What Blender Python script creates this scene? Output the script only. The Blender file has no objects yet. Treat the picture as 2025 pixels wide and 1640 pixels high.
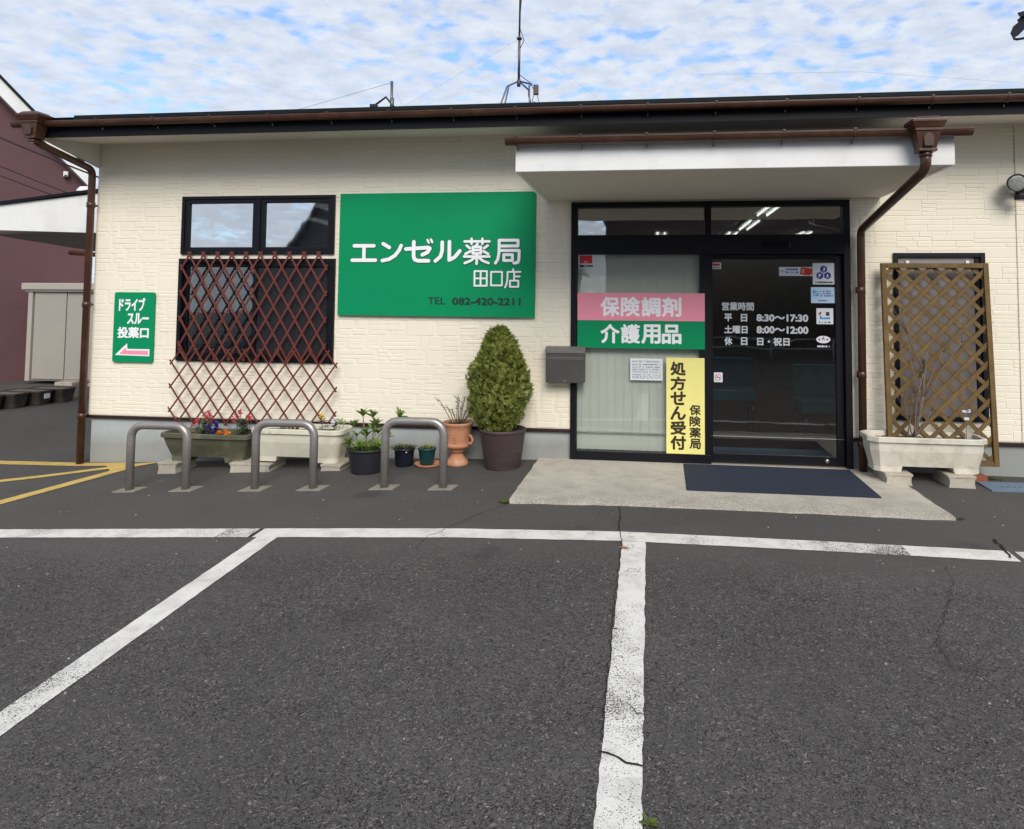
import bpy, bmesh, math, random
from mathutils import Vector, Matrix
import numpy as np
R = math.radians
random.seed(7)
S = bpy.context.scene
COL = S.collection

# ------------------------------------------------------------------ camera
cd = bpy.data.cameras.new("camera"); cam = bpy.data.objects.new("camera", cd); COL.objects.link(cam)
cd.sensor_fit = 'HORIZONTAL'; cd.sensor_width = 36.0; cd.lens = 24.889
cd.shift_x = -0.0463; cd.shift_y = -0.14925
cd.clip_start = 0.05; cd.clip_end = 2000
cam.matrix_world = Matrix.Translation((0, -7.163, 1.5813)) @ Matrix.Rotation(R(7.257), 4, 'Z') @ Matrix.Rotation(R(93.131), 4, 'X') @ Matrix.Rotation(R(0.4034), 4, 'Z')
S.camera = cam

# ------------------------------------------------------------------ light
S.view_settings.view_transform = 'Standard'; S.view_settings.look = 'None'
S.view_settings.exposure = 1.0; S.view_settings.gamma = 1.0
SUN_AZ, SUN_EL = 163, 37        # compass-like angle from +Y, clockwise; elevation
sl = bpy.data.lights.new("sun", 'SUN'); sl.energy = 1.5; sl.angle = R(32); sl.color = (1.0, .94, .85)
so = bpy.data.objects.new("sun", sl); COL.objects.link(so)
sd = Vector((math.sin(R(SUN_AZ)) * math.cos(R(SUN_EL)), math.cos(R(SUN_AZ)) * math.cos(R(SUN_EL)), math.sin(R(SUN_EL))))
so.rotation_euler = sd.to_track_quat('Z', 'Y').to_euler(); so.location = sd * 60

W = bpy.data.worlds.new("World"); S.world = W; W.use_nodes = True
nt = W.node_tree; nt.nodes.clear()
def N(t, typ, **kw):
    n = t.nodes.new(typ)
    for k, v in kw.items():
        if k == 'inp':
            for a, b in v.items(): n.inputs[a].default_value = b
        else: setattr(n, k, v)
    return n
def math_(t, op, a, b=None, clamp=False):
    n = N(t, 'ShaderNodeMath', operation=op, use_clamp=clamp)
    for i, x in enumerate((a, b)):
        if x is None: continue
        if isinstance(x, (int, float)): n.inputs[i].default_value = x
        else: t.links.new(x, n.inputs[i])
    return n.outputs[0]
def ramp(t, fac, stops, interp='LINEAR'):
    n = N(t, 'ShaderNodeValToRGB'); n.color_ramp.interpolation = interp
    e = n.color_ramp.elements
    while len(e) < len(stops): e.new(.5)
    for i, (p, c) in enumerate(stops):
        e[i].position = p; e[i].color = (*c, 1) if isinstance(c, tuple) else (c, c, c, 1)
    t.links.new(fac, n.inputs[0]); return n.outputs[0]
def mixc(t, fac, a, b, typ='MIX'):
    n = N(t, 'ShaderNodeMix', data_type='RGBA', blend_type=typ)
    for i, x in ((0, fac), (6, a), (7, b)):
        if isinstance(x, (int, float)): n.inputs[i].default_value = x
        elif isinstance(x, tuple): n.inputs[i].default_value = (*x, 1)
        else: t.links.new(x, n.inputs[i])
    return n.outputs[2]
def noise(t, vec, scale, detail=4, rough=.55, dist=0, out=0):
    n = N(t, 'ShaderNodeTexNoise', inp={'Scale': scale, 'Detail': detail, 'Roughness': rough, 'Distortion': dist})
    if vec is not None: t.links.new(vec, n.inputs['Vector'])
    return n.outputs[out]
sky = N(nt, 'ShaderNodeTexSky', sky_type='NISHITA', sun_disc=False, sun_elevation=R(SUN_EL), sun_rotation=R(SUN_AZ), air_density=1.0, dust_density=.6, ozone_density=1.6)
tc = N(nt, 'ShaderNodeTexCoord'); sep = N(nt, 'ShaderNodeSeparateXYZ'); nt.links.new(tc.outputs['Generated'], sep.inputs[0])
zz = math_(nt, 'ADD', math_(nt, 'MAXIMUM', sep.outputs[2], 0.0), .10)
cmb = N(nt, 'ShaderNodeCombineXYZ')
nt.links.new(math_(nt, 'DIVIDE', sep.outputs[0], zz), cmb.inputs[0]); nt.links.new(math_(nt, 'DIVIDE', sep.outputs[1], zz), cmb.inputs[1])
uv = cmb.outputs[0]
n1 = noise(nt, uv, 11.5, 8, .54, .2); n2 = noise(nt, uv, 1.0, 4, .55)
vz = N(nt, 'ShaderNodeTexVoronoi', feature='SMOOTH_F1', inp={'Scale': 13.5, 'Smoothness': .9}); nt.links.new(uv, vz.inputs['Vector'])
dens = math_(nt, 'ADD', math_(nt, 'ADD', math_(nt, 'MULTIPLY', n1, .95), math_(nt, 'MULTIPLY', n2, .75)), math_(nt, 'MULTIPLY', vz.outputs['Distance'], -.40))
cov = ramp(nt, dens, [(.43, .14), (.55, .64), (.66, .97)])
n3 = noise(nt, uv, 9, 5, .6)
cloudc = mixc(nt, ramp(nt, n3, [(.3, 0.0), (.7, 1.0)]), (3.0, 3.4, 4.1), (4.15, 4.4, 4.8))
bluec = mixc(nt, 1.0, sky.outputs[0], (.80, .98, 1.22), 'MULTIPLY')
skyc = mixc(nt, cov, bluec, cloudc)
bg = N(nt, 'ShaderNodeBackground', inp={'Strength': .1}); out = N(nt, 'ShaderNodeOutputWorld')
nt.links.new(skyc, bg.inputs[0]); nt.links.new(bg.outputs[0], out.inputs[0])

# ------------------------------------------------------------------ materials
def lin(h):
    h = h.lstrip('#'); o = []
    for i in (0, 2, 4):
        v = int(h[i:i+2], 16) / 255
        o.append(v / 12.92 if v <= .04045 else ((v + .055) / 1.055) ** 2.4)
    return tuple(o)
MATS = {}
def mat(name, col, rough=.6, metal=0.0, var=.12, vs=7, bump=0.0, bs=80, spec=.5, dirt=None, dirts=3.0, dirta=.5, stretch=None, island=None):
    if name in MATS: return MATS[name]
    m = bpy.data.materials.new(name); m.use_nodes = True; t = m.node_tree
    p = t.nodes['Principled BSDF']; c = lin(col) if isinstance(col, str) else col
    tcn = N(t, 'ShaderNodeTexCoord'); vec = tcn.outputs['Object']
    if stretch:
        mp = N(t, 'ShaderNodeMapping'); mp.inputs['Scale'].default_value = stretch; t.links.new(vec, mp.inputs[0]); vec = mp.outputs[0]
    nz = noise(t, vec, vs, 5, .6)
    cc = mixc(t, ramp(t, nz, [(.3, 0.0), (.7, 1.0)]), tuple(x * (1 - var) for x in c), tuple(min(1, x * (1 + var)) for x in c))
    if island:
        g = N(t, 'ShaderNodeNewGeometry')
        cc = mixc(t, ramp(t, g.outputs['Random Per Island'], [(0.0, 0.0), (1.0, 1.0)]), cc, lin(island))
    if dirt:
        nd = noise(t, vec, dirts, 7, .65)
        cc = mixc(t, math_(t, 'MULTIPLY', ramp(t, nd, [(.48, 0.0), (.68, 1.0)]), dirta), cc, lin(dirt))
    t.links.new(cc, p.inputs['Base Color'])
    p.inputs['Roughness'].default_value = rough; p.inputs['Metallic'].default_value = metal; p.inputs['Specular IOR Level'].default_value = spec
    if bump:
        b = N(t, 'ShaderNodeBump', inp={'Strength': .6, 'Distance': bump}); t.links.new(noise(t, vec, bs, 4, .6), b.inputs['Height']); t.links.new(b.outputs[0], p.inputs['Normal'])
    MATS[name] = m; return m
def glass(name, tint, refl, rough=.015, tr=1.0):
    m = bpy.data.materials.new(name); m.use_nodes = True; t = m.node_tree; t.nodes.clear()
    tr_ = N(t, 'ShaderNodeBsdfTransparent', inp={0: (*tint, 1)}); gl = N(t, 'ShaderNodeBsdfGlossy', inp={'Roughness': rough})
    fr = N(t, 'ShaderNodeFresnel', inp={'IOR': 1.5}); mx = N(t, 'ShaderNodeMixShader'); o = N(t, 'ShaderNodeOutputMaterial')
    f = math_(t, 'MULTIPLY', fr.outputs[0], refl, True)
    tcn = N(t, 'ShaderNodeTexCoord'); b = N(t, 'ShaderNodeBump', inp={'Strength': .25, 'Distance': .004}); t.links.new(noise(t, tcn.outputs['Object'], 2.2, 2), b.inputs['Height']); t.links.new(b.outputs[0], gl.inputs['Normal'])
    t.links.new(f, mx.inputs[0]); t.links.new(tr_.outputs[0], mx.inputs[1]); t.links.new(gl.outputs[0], mx.inputs[2]); t.links.new(mx.outputs[0], o.inputs[0])
    return m
def emit(name, col, st):
    m = bpy.data.materials.new(name); m.use_nodes = True; t = m.node_tree; t.nodes.clear()
    e = N(t, 'ShaderNodeEmission', inp={0: (*col, 1), 1: st}); o = N(t, 'ShaderNodeOutputMaterial'); t.links.new(e.outputs[0], o.inputs[0]); return m

def asphalt():
    m = bpy.data.materials.new('asphalt'); m.use_nodes = True; t = m.node_tree; p = t.nodes['Principled BSDF']
    tcn = N(t, 'ShaderNodeTexCoord'); v = tcn.outputs['Object']; sp = N(t, 'ShaderNodeSeparateXYZ'); t.links.new(v, sp.inputs[0])
    wob = math_(t, 'MULTIPLY', math_(t, 'SUBTRACT', noise(t, v, 1.3, 3), .5), .25)
    yy = math_(t, 'ADD', sp.outputs[1], wob)
    near = math_(t, 'MULTIPLY', math_(t, 'ADD', yy, 2.4), -2.0, True)
    wn = N(t, 'ShaderNodeTexNoise', inp={'Scale': 23, 'Detail': 3}); t.links.new(v, wn.inputs['Vector'])
    ws = N(t, 'ShaderNodeVectorMath', operation='SCALE', inp={'Scale': .09}); t.links.new(wn.outputs['Color'], ws.inputs[0])
    mp_ = N(t, 'ShaderNodeMapping'); mp_.inputs['Rotation'].default_value = (R(17), R(23), R(31)); t.links.new(v, mp_.inputs[0])
    wa = N(t, 'ShaderNodeVectorMath', operation='ADD'); t.links.new(mp_.outputs[0], wa.inputs[0]); t.links.new(ws.outputs[0], wa.inputs[1])
    def vor(s, f='F1', o='Distance', r=1.0):
        n = N(t, 'ShaderNodeTexVoronoi', feature=f, inp={'Scale': s, 'Randomness': r}); t.links.new(wa.outputs[0], n.inputs['Vector']); return n.outputs[o]
    d = vor(78); cc = N(t, 'ShaderNodeSeparateColor'); t.links.new(vor(78, o='Color'), cc.inputs[0])
    d2 = vor(210); c2 = N(t, 'ShaderNodeSeparateColor'); t.links.new(vor(210, o='Color'), c2.inputs[0])
    base = mixc(t, ramp(t, noise(t, v, .9, 5, .6), [(.3, 0.0), (.72, 1.0)]), lin('#4a4847'), lin('#5d5b59'))
    base = mixc(t, ramp(t, noise(t, v, 22, 4, .6), [(.25, 0.0), (.75, .6)]), base, lin('#454342'))
    stone = mixc(t, cc.outputs[1], lin('#605b58'), lin('#978f88'))
    amt = ramp(t, noise(t, v, 1.7, 5, .65, .4), [(.30, .45), (.60, 1.0)])
    ag = math_(t, 'MULTIPLY', math_(t, 'MULTIPLY', ramp(t, cc.outputs[0], [(.50, 0.0), (.74, 1.0)]), ramp(t, d, [(.30, 1.0), (.58, 0.0)])), math_(t, 'MULTIPLY', math_(t, 'ADD', math_(t, 'MULTIPLY', near, .85), .12), amt))
    col = mixc(t, ag, base, stone)
    c3 = N(t, 'ShaderNodeSeparateColor'); t.links.new(vor(104, o='Color'), c3.inputs[0])
    dark = math_(t, 'MULTIPLY', math_(t, 'MULTIPLY', ramp(t, c3.outputs[2], [(.40, 0.0), (.60, 1.0)]), ramp(t, vor(104), [(.25, 1.0), (.6, 0.0)])), math_(t, 'MULTIPLY', math_(t, 'ADD', math_(t, 'MULTIPLY', near, .8), .1), amt))
    col = mixc(t, dark, col, lin('#171615'))
    fine = math_(t, 'MULTIPLY', ramp(t, c2.outputs[0], [(.955, 0.0), (.97, 1.0)]), .55)
    col = mixc(t, fine, col, lin('#9b9288'))
    warm = math_(t, 'SUBTRACT', 1.0, near)
    col = mixc(t, math_(t, 'MULTIPLY', warm, .5), col, lin('#54514e'))
    # worn stains
    col = mixc(t, math_(t, 'MULTIPLY', ramp(t, noise(t, v, .45, 6, .65, .6), [(.5, 0.0), (.66, 1.0)]), .35), col, lin('#44413d'))
    col = mixc(t, math_(t, 'MULTIPLY', ramp(t, noise(t, v, 2.6, 6, .7, .3), [(.56, 0.0), (.7, 1.0)]), .25), col, lin('#625e58'))
    sp2 = N(t, 'ShaderNodeTexVoronoi', inp={'Scale': .9, 'Randomness': 1.0}); t.links.new(v, sp2.inputs['Vector'])
    oil = math_(t, 'MULTIPLY', ramp(t, math_(t, 'ADD', sp2.outputs['Distance'], math_(t, 'MULTIPLY', noise(t, v, 6, 4, .6), .22)), [(.16, 1.0), (.27, 0.0)]), .38)
    col = mixc(t, oil, col, lin('#262322'))
    t.links.new(col, p.inputs['Base Color']); p.inputs['Roughness'].default_value = .82; p.inputs['Specular IOR Level'].default_value = .3
    h = math_(t, 'ADD', math_(t, 'MULTIPLY', math_(t, 'SUBTRACT', math_(t, 'MULTIPLY', ag, .8), dark), math_(t, 'ADD', near, .25)), math_(t, 'MULTIPLY', noise(t, v, 120, 4, .7), .8))
    b = N(t, 'ShaderNodeBump', inp={'Strength': .9, 'Distance': .006}); t.links.new(h, b.inputs['Height']); t.links.new(b.outputs[0], p.inputs['Normal'])
    return m
def paint(name, col, wear=.5, dirtcol='#8a8680', extra=0.0):
    m = bpy.data.materials.new(name); m.use_nodes = True; t = m.node_tree; p = t.nodes['Principled BSDF']
    tcn = N(t, 'ShaderNodeTexCoord'); v = tcn.outputs['Object']
    big = ramp(t, noise(t, v, 1.6, 5, .65), [(.46, 0.0), (.66, 1.0)])
    a = noise(t, v, 95, 4, .75); b = noise(t, v, 14, 6, .7, .8)
    th = math_(t, 'ADD', math_(t, 'MULTIPLY', a, .6), math_(t, 'MULTIPLY', b, .4))
    lim = math_(t, 'ADD', math_(t, 'MULTIPLY', big, -.13 * wear), .70)
    hole = math_(t, 'GREATER_THAN', th, lim)
    sy = N(t, 'ShaderNodeSeparateXYZ'); t.links.new(v, sy.inputs[0])
    nearp = math_(t, 'MULTIPLY', math_(t, 'ADD', sy.outputs[1], 2.9), -.55, True)
    fp = noise(t, v, 150, 3, .65, .6)
    pit = math_(t, 'GREATER_THAN', fp, math_(t, 'SUBTRACT', .70 - extra, math_(t, 'MULTIPLY', math_(t, 'ADD', math_(t, 'MULTIPLY', nearp, .65), math_(t, 'MULTIPLY', big, .95)), .14)))
    hole = math_(t, 'MAXIMUM', hole, pit)
    wv_ = N(t, 'ShaderNodeVectorMath', operation='ADD'); nw = N(t, 'ShaderNodeTexNoise', inp={'Scale': 9, 'Detail': 3}); t.links.new(v, nw.inputs['Vector'])
    sc_ = N(t, 'ShaderNodeVectorMath', operation='SCALE', inp={'Scale': .22}); t.links.new(nw.outputs['Color'], sc_.inputs[0]); t.links.new(v, wv_.inputs[0]); t.links.new(sc_.outputs[0], wv_.inputs[1])
    ve = N(t, 'ShaderNodeTexVoronoi', feature='DISTANCE_TO_EDGE', inp={'Scale': 17}); t.links.new(wv_.outputs[0], ve.inputs['Vector'])
    crk = math_(t, 'LESS_THAN', ve.outputs['Distance'], math_(t, 'MULTIPLY', ramp(t, noise(t, v, 2.3, 4, .6), [(.56, 0.0), (.70, 1.0)]), .03))
    hole = math_(t, 'MAXIMUM', hole, crk)
    c = lin(col)
    cc = mixc(t, ramp(t, noise(t, v, 6, 6, .65), [(.45, 0.0), (.75, .5)]), c, lin(dirtcol))
    t.links.new(cc, p.inputs['Base Color']); p.inputs['Roughness'].default_value = .7
    bp = N(t, 'ShaderNodeBump', inp={'Strength': .6, 'Distance': .004}); t.links.new(a, bp.inputs['Height']); t.links.new(bp.outputs[0], p.inputs['Normal'])
    tr_ = N(t, 'ShaderNodeBsdfTransparent'); mx = N(t, 'ShaderNodeMixShader')
    t.links.new(hole, mx.inputs[0]); t.links.new(p.outputs[0], mx.inputs[1]); t.links.new(tr_.outputs[0], mx.inputs[2])
    t.links.new(mx.outputs[0], t.nodes['Material Output'].inputs[0])
    return m

# ------------------------------------------------------------------ mesh builder
class MB:
    def __init__(s): s.bm = bmesh.new()
    def poly(s, pts, smooth=False):
        f = s.bm.faces.new([s.bm.verts.new(p) for p in pts]); f.smooth = smooth; return f
    def box(s, x0, x1, y0, y1, z0, z1, bev=0.0, M=None):
        g = bmesh.ops.create_cube(s.bm, size=1.0)['verts']
        for v in g: v.co = Vector(((x0 + x1) / 2 + v.co.x * (x1 - x0), (y0 + y1) / 2 + v.co.y * (y1 - y0), (z0 + z1) / 2 + v.co.z * (z1 - z0)))
        if bev:
            es = list({e for v in g for e in v.link_edges})
            r = bmesh.ops.bevel(s.bm, geom=es, offset=min(bev, .45 * min(x1 - x0, y1 - y0, z1 - z0)), segments=2, affect='EDGES', profile=.6)
            g = [v for v in r['verts']]
        if M is not None:
            for v in g: v.co = M @ v.co
        return s
    def frame(s, x0, x1, z0, z1, w, y0, y1, bev=.003, wl=None, wr=None, wt=None, wb=None):
        wl = wl or w; wr = wr or w; wt = wt or w; wb = wb or w
        s.box(x0, x0 + wl, y0, y1, z0, z1, bev); s.box(x1 - wr, x1, y0, y1, z0, z1, bev)
        s.box(x0 + wl, x1 - wr, y0 + .001, y1, z1 - wt, z1, bev); s.box(x0 + wl, x1 - wr, y0 + .001, y1, z0, z0 + wb, bev); return s
    def ring_loft(s, rings, cap0=True, cap1=True, smooth=False, closed=True):
        vs = [[s.bm.verts.new(p) for p in r] for r in rings]; n = len(rings[0])
        for a, b in zip(vs, vs[1:]):
            for i in range(n if closed else n - 1):
                f = s.bm.faces.new((a[i], a[(i + 1) % n], b[(i + 1) % n], b[i])); f.smooth = smooth
        if cap0: s.bm.faces.new(vs[0][::-1])
        if cap1: s.bm.faces.new(vs[-1])
        return s
    def tube(s, pts, r, seg=8, cap=True, smooth=True):
        pts = [Vector(p) for p in pts]; rs = r if isinstance(r, (list, tuple)) else [r] * len(pts)
        t0 = (pts[1] - pts[0]).normalized(); up = Vector((0, 0, 1)) if abs(t0.z) < .9 else Vector((1, 0, 0))
        nrm = t0.cross(up).normalized(); rings = []; prev = t0
        for i, p in enumerate(pts):
            a = (pts[i] - pts[i - 1]).normalized() if i else t0; b = (pts[i + 1] - pts[i]).normalized() if i < len(pts) - 1 else a
            tt = (a + b).normalized() if (a + b).length > 1e-6 else a
            q = prev.rotation_difference(tt); nrm = q @ nrm; prev = tt; bn = tt.cross(nrm)
            k = 1.0 / max(.5, math.cos(min(1.2, a.angle(b) / 2))) if a.length and b.length else 1
            rings.append([p + (nrm * math.cos(2 * math.pi * j / seg) + bn * math.sin(2 * math.pi * j / seg)) * rs[i] for j in range(seg)])
        return s.ring_loft(rings, cap, cap, smooth)
    def lathe(s, prof, cx, cy, seg=32, smooth=True, cap0=False, cap1=False, ax='z'):
        rings = []
        for r, z in prof:
            rings.append([(cx + r * math.cos(2 * math.pi * j / seg), cy + r * math.sin(2 * math.pi * j / seg), z) for j in range(seg)])
        return s.ring_loft(rings, cap0, cap1, smooth)
    def prism(s, poly, axis, a, b):
        # poly in the two other axes (x,z for 'y'; y,z for 'x'; x,y for 'z')
        f = {'y': lambda u, v, w: (u, w, v), 'x': lambda u, v, w: (w, u, v), 'z': lambda u, v, w: (u, v, w)}[axis]
        return s.ring_loft([[f(u, v, a) for u, v in poly], [f(u, v, b) for u, v in poly]])
    def build(s, name, m, parent=None, recalc=True, flat=False):
        if recalc: bmesh.ops.recalc_face_normals(s.bm, faces=s.bm.faces)
        loc = Vector((0, 0, 0))
        if parent is not None:
            p = parent
            while p.parent: p = p.parent
            loc = p.location.copy()
            rz = Matrix.Rotation(-p.rotation_euler.z, 4, 'Z')
            for v in s.bm.verts: v.co = rz @ (v.co - loc)
        me = bpy.data.meshes.new(name); s.bm.to_mesh(me); s.bm.free()
        if isinstance(m, (list, tuple)):
            for q in m: me.materials.append(q)
        else: me.materials.append(m)
        o = bpy.data.objects.new(name, me); COL.objects.link(o)
        if parent is not None: o.parent = parent
        return o
def thing(name, label, cat, loc=(0, 0, 0), group=None):
    o = bpy.data.objects.new(name, None); o.empty_display_size = .1; COL.objects.link(o); o.location = loc
    o['label'] = label; o['category'] = cat
    if group: o['group'] = group
    return o
def tag(o, label, cat, group=None):
    o['label'] = label; o['category'] = cat
    if group: o['group'] = group
    return o
def struct(o, kind='structure'): o['kind'] = kind; return o
def dup(root, loc, label):
    r = root.copy(); COL.objects.link(r); r.location = loc; r['label'] = label
    for ch in list(root.children):
        c = ch.copy(); COL.objects.link(c); c.parent = r
        for g in ch.children:
            d = g.copy(); COL.objects.link(d); d.parent = c
    return r

# ------------------------------------------------------------------ writing
FONT_TMP = None
def glyphs(body):
    cu = bpy.data.curves.new('lettering', 'FONT'); cu.body = body; cu.size = 1; cu.resolution_u = 3
    o = bpy.data.objects.new('lettering', cu); COL.objects.link(o)
    bpy.context.view_layer.update()
    dg = bpy.context.evaluated_depsgraph_get(); me = bpy.data.meshes.new_from_object(o.evaluated_get(dg))
    V = [v.co.copy() for v in me.vertices]; F = [tuple(p.vertices) for p in me.polygons]
    bpy.data.objects.remove(o); bpy.data.curves.remove(cu); bpy.data.meshes.remove(me)
    return V, F
def write(mb, body, x0, x1, z0, z1, y, bold=0.0, rot=None, keep=False, depth=0.0):
    """flat lettering facing -Y fitted to a box; bold thickens the strokes with stepped films"""
    V, F = glyphs(body)
    ax, bx = min(v.x for v in V), max(v.x for v in V); ay, by = min(v.y for v in V), max(v.y for v in V)
    b = bold
    sx = (x1 - x0 - 2 * b) / max(1e-6, bx - ax); sy = (z1 - z0 - 2 * b) / max(1e-6, by - ay)
    if keep: sx = sy = min(sx, sy)
    cx, cz = (x0 + x1) / 2, (z0 + z1) / 2
    offs = [(0, 0)] + ([(b * math.cos(a * math.pi / 4 + .2), b * math.sin(a * math.pi / 4 + .2)) for a in range(8)] if b else [])
    for k, (ox, oz) in enumerate(offs):
        yy = y - k * .00012
        vs = [mb.bm.verts.new((cx + (v.x - (ax + bx) / 2) * sx + ox, yy, cz + (v.y - (ay + by) / 2) * sy + oz)) for v in V]
        for f in F:
            try: mb.bm.faces.new([vs[i] for i in f])
            except ValueError: pass
    return mb
def stroke(mb, pts, w, y, d, k):
    """one round-ended pen stroke of a raised letter, in the XZ plane"""
    pts = [Vector(p) for p in pts]; r = w / 2; n = 6
    for m_, (a, c) in enumerate(zip(pts, pts[1:])):
        t = (c - a).normalized(); a0 = math.atan2(t.y, t.x); out = []
        for p, st in ((a, a0 + math.pi / 2), (c, a0 - math.pi / 2)):
            out += [(p.x + r * math.cos(st + math.pi * i / n), p.y + r * math.sin(st + math.pi * i / n)) for i in range(n + 1)]
        mb.prism(out, 'y', y - d - (k * 5 + m_) * .00006, y)
GL = {  # stroke letters on a 100 x 100 field, z up
 'E': ([[(12, 84), (88, 84)], [(50, 84), (50, 14)], [(5, 14), (95, 14)]], 15),
 'N': ([[(12, 84), (38, 68)], [(10, 12), (38, 18), (62, 34), (78, 56), (86, 76)]], 15),
 'ZE': ([[(5, 60), (82, 66), (88, 62), (80, 46), (62, 36)], [(32, 90), (32, 30), (36, 16), (48, 11), (84, 11)]], 14),
 'DAKU': ([[(79, 98), (84, 86)], [(91, 100), (96, 88)]], 8),
 'RU': ([[(32, 88), (32, 52), (26, 28), (8, 10)], [(58, 90), (58, 14), (78, 26), (96, 52)]], 14),
 'YAKU': ([[(4, 88), (96, 88)], [(30, 98), (30, 79)], [(70, 98), (70, 79)], [(52, 78), (46, 70)], [(35, 67), (65, 67), (65, 42), (35, 42), (35, 67)], [(35, 55), (65, 55)], [(12, 72), (24, 62)], [(8, 40), (26, 50)], [(90, 72), (77, 62)], [(92, 40), (75, 50)], [(3, 30), (97, 30)], [(50, 42), (50, 2)], [(46, 29), (28, 14), (6, 5)], [(54, 29), (72, 14), (94, 5)]], 9.5),
 'KYOKU': ([[(18, 92), (88, 92), (88, 70), (18, 70)], [(18, 92), (18, 46), (14, 20), (5, 5)], [(18, 53), (93, 53), (92, 18), (88, 7), (74, 5)], [(36, 37), (68, 37), (68, 15), (36, 15), (36, 37)]], 11),
 'TA': ([[(10, 92), (90, 92), (90, 8), (10, 8), (10, 92)], [(50, 92), (50, 8)], [(10, 50), (90, 50)]], 11),
 'KUCHI': ([[(12, 88), (88, 88), (88, 10), (12, 10), (12, 88)]], 11),
 'TEN': ([[(52, 98), (52, 84)], [(18, 84), (97, 84)], [(18, 84), (17, 45), (12, 20), (3, 3)], [(58, 78), (58, 38)], [(58, 60), (92, 60)], [(33, 38), (84, 38), (84, 6), (33, 6), (33, 38)]], 10),
}
def stroked(mb, key, x0, x1, z0, z1, y, d):
    st, w = GL[key]; sx, sz = (x1 - x0) / 100, (z1 - z0) / 100
    for k, p in enumerate(st):
        stroke(mb, [(x0 + a * sx, z0 + b * sz) for a, b in p], w * (sx + sz) / 2, y, d, k)
    return mb
def lines(mb, x0, x1, zs, y, h, gaps=.25, seed=1):
    """rows of tiny unreadable print"""
    rr = random.Random(seed)
    for z in zs:
        x = x0
        while x < x1 - .004:
            w = rr.uniform(.004, .018); e = min(x1, x + w)
            mb.poly([(x, y, z - h / 2), (e, y, z - h / 2), (e, y, z + h / 2), (x, y, z + h / 2)]); x = e + rr.uniform(.002, .006) + (rr.random() < gaps) * .012
    return mb
def rect(mb, x0, x1, z0, z1, y): mb.poly([(x0, y, z0), (x1, y, z0), (x1, y, z1), (x0, y, z1)]); return mb
def rrect(x0, x1, z0, z1, r, n=5):
    o = []
    for cx, cz, a in ((x1 - r, z1 - r, 0), (x0 + r, z1 - r, 90), (x0 + r, z0 + r, 180), (x1 - r, z0 + r, 270)):
        for i in range(n + 1): t = R(a + 90 * i / n); o.append((cx + r * math.cos(t), cz + r * math.sin(t)))
    return o

# ------------------------------------------------------------------ ground
FX = [-9, -6.104, -5.41, -3.06, -1.975, -1.136, -.8, 2.2, 3.45]; FZ = [-.24, -.23, -.206, -.08, -.049, -.03, -.02, -.02, -.03]
ZX = [-4.902, -3.771, -2.697, -1.347, -.185, 1.04, 2.353]; ZZ = [-.196, -.139, -.085, -.022, .012, .012, .005]
YL = -2.25
def g(x, y):
    a = float(np.interp(x, FX, FZ)); b = float(np.interp(x, ZX, ZZ))
    if y > 0: return a
    if y > YL: t = y / YL; return a * (1 - t) + b * t
    return b - .043 * min(YL - y, 6)
M_asph = asphalt()
xs = sorted(set([-90, -50, -30, -20, -14] + [round(-10 + .25 * i, 3) for i in range(81)] + [12, 16, 22, 30, 50, 90] + FX[1:] + ZX))
ys = sorted(set([-90, -60, -40, -30, -24, -18, -14, -11] + [round(-9 + .25 * i, 3) for i in range(41)] + [1.5, 3, 5, 8, 12, 20, 40, 90] + [YL, -8.25]))
b = MB(); vv = [[b.bm.verts.new((x, y, g(x, y))) for x in xs] for y in ys]
for j in range(len(ys) - 1):
    for i in range(len(xs) - 1): b.bm.faces.new((vv[j][i], vv[j][i+1], vv[j+1][i+1], vv[j+1][i]))
struct(b.build('parking_lot_ground', M_asph))

M_white = paint('white_road_paint', '#dedbd4', .9); M_worn = paint('worn_road_paint', '#dedbd4', 1.6, extra=.115); M_yel = paint('yellow_road_paint', '#cfb062', .7, '#8d7a45')
def strip(name, m, pts, w, lift=.004, jag=.0025, seed=3, ends=None):
    """painted band following the ground along a centre line"""
    rr = random.Random(seed); q = MB(); L = []
    for (xa, ya), (xb, yb) in zip(pts, pts[1:]):
        n = max(1, int(math.hypot(xb - xa, yb - ya) / .06))
        L += [(xa + (xb - xa) * i / n, ya + (yb - ya) * i / n) for i in range(n)]
    L.append(pts[-1]); prev = None
    for i, (x, y) in enumerate(L):
        a = Vector(L[max(0, i - 1)]); c = Vector(L[min(len(L) - 1, i + 1)]); t = (c - a).normalized(); nn = Vector((-t.y, t.x))
        p = [Vector((x, y)) + nn * s * (w / 2 + rr.uniform(-jag, jag)) for s in (-1, -.33, .33, 1)]
        ring = [q.bm.verts.new((k.x, k.y, g(k.x, k.y) + lift)) for k in p]
        if prev:
            for k in range(3): q.bm.faces.new((prev[k], prev[k+1], ring[k+1], ring[k]))
        prev = ring
    return struct(q.build(name, m))
strip('white_parking_line', M_white, [(-7.5, -2.32), (-3.05, -2.325)], .168, seed=1)
strip('white_parking_line', M_worn, [(-3.05, -2.325), (-2.80, -2.325)], .168, seed=14)
strip('white_parking_line', M_white, [(-2.765, -2.325), (1.02, -2.325)], .168, seed=2)
strip('white_parking_line', M_worn, [(1.02, -2.325), (1.62, -2.325)], .168, seed=12)
strip('white_parking_line', M_white, [(1.62, -2.325), (2.26, -2.325)], .168, seed=13)
strip('white_parking_line', M_white, [(2.30, -2.32), (5.5, -2.31)], .15, seed=4)
strip('white_parking_line', M_white, [(-2.652, -2.405), (-2.652, -6.5)], .15, .0042, seed=5)
strip('white_parking_line', M_white, [(-.100, -2.412), (-.100, -4.49), (-.106, -6.6)], .152, .0042, jag=.004, seed=6)
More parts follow.
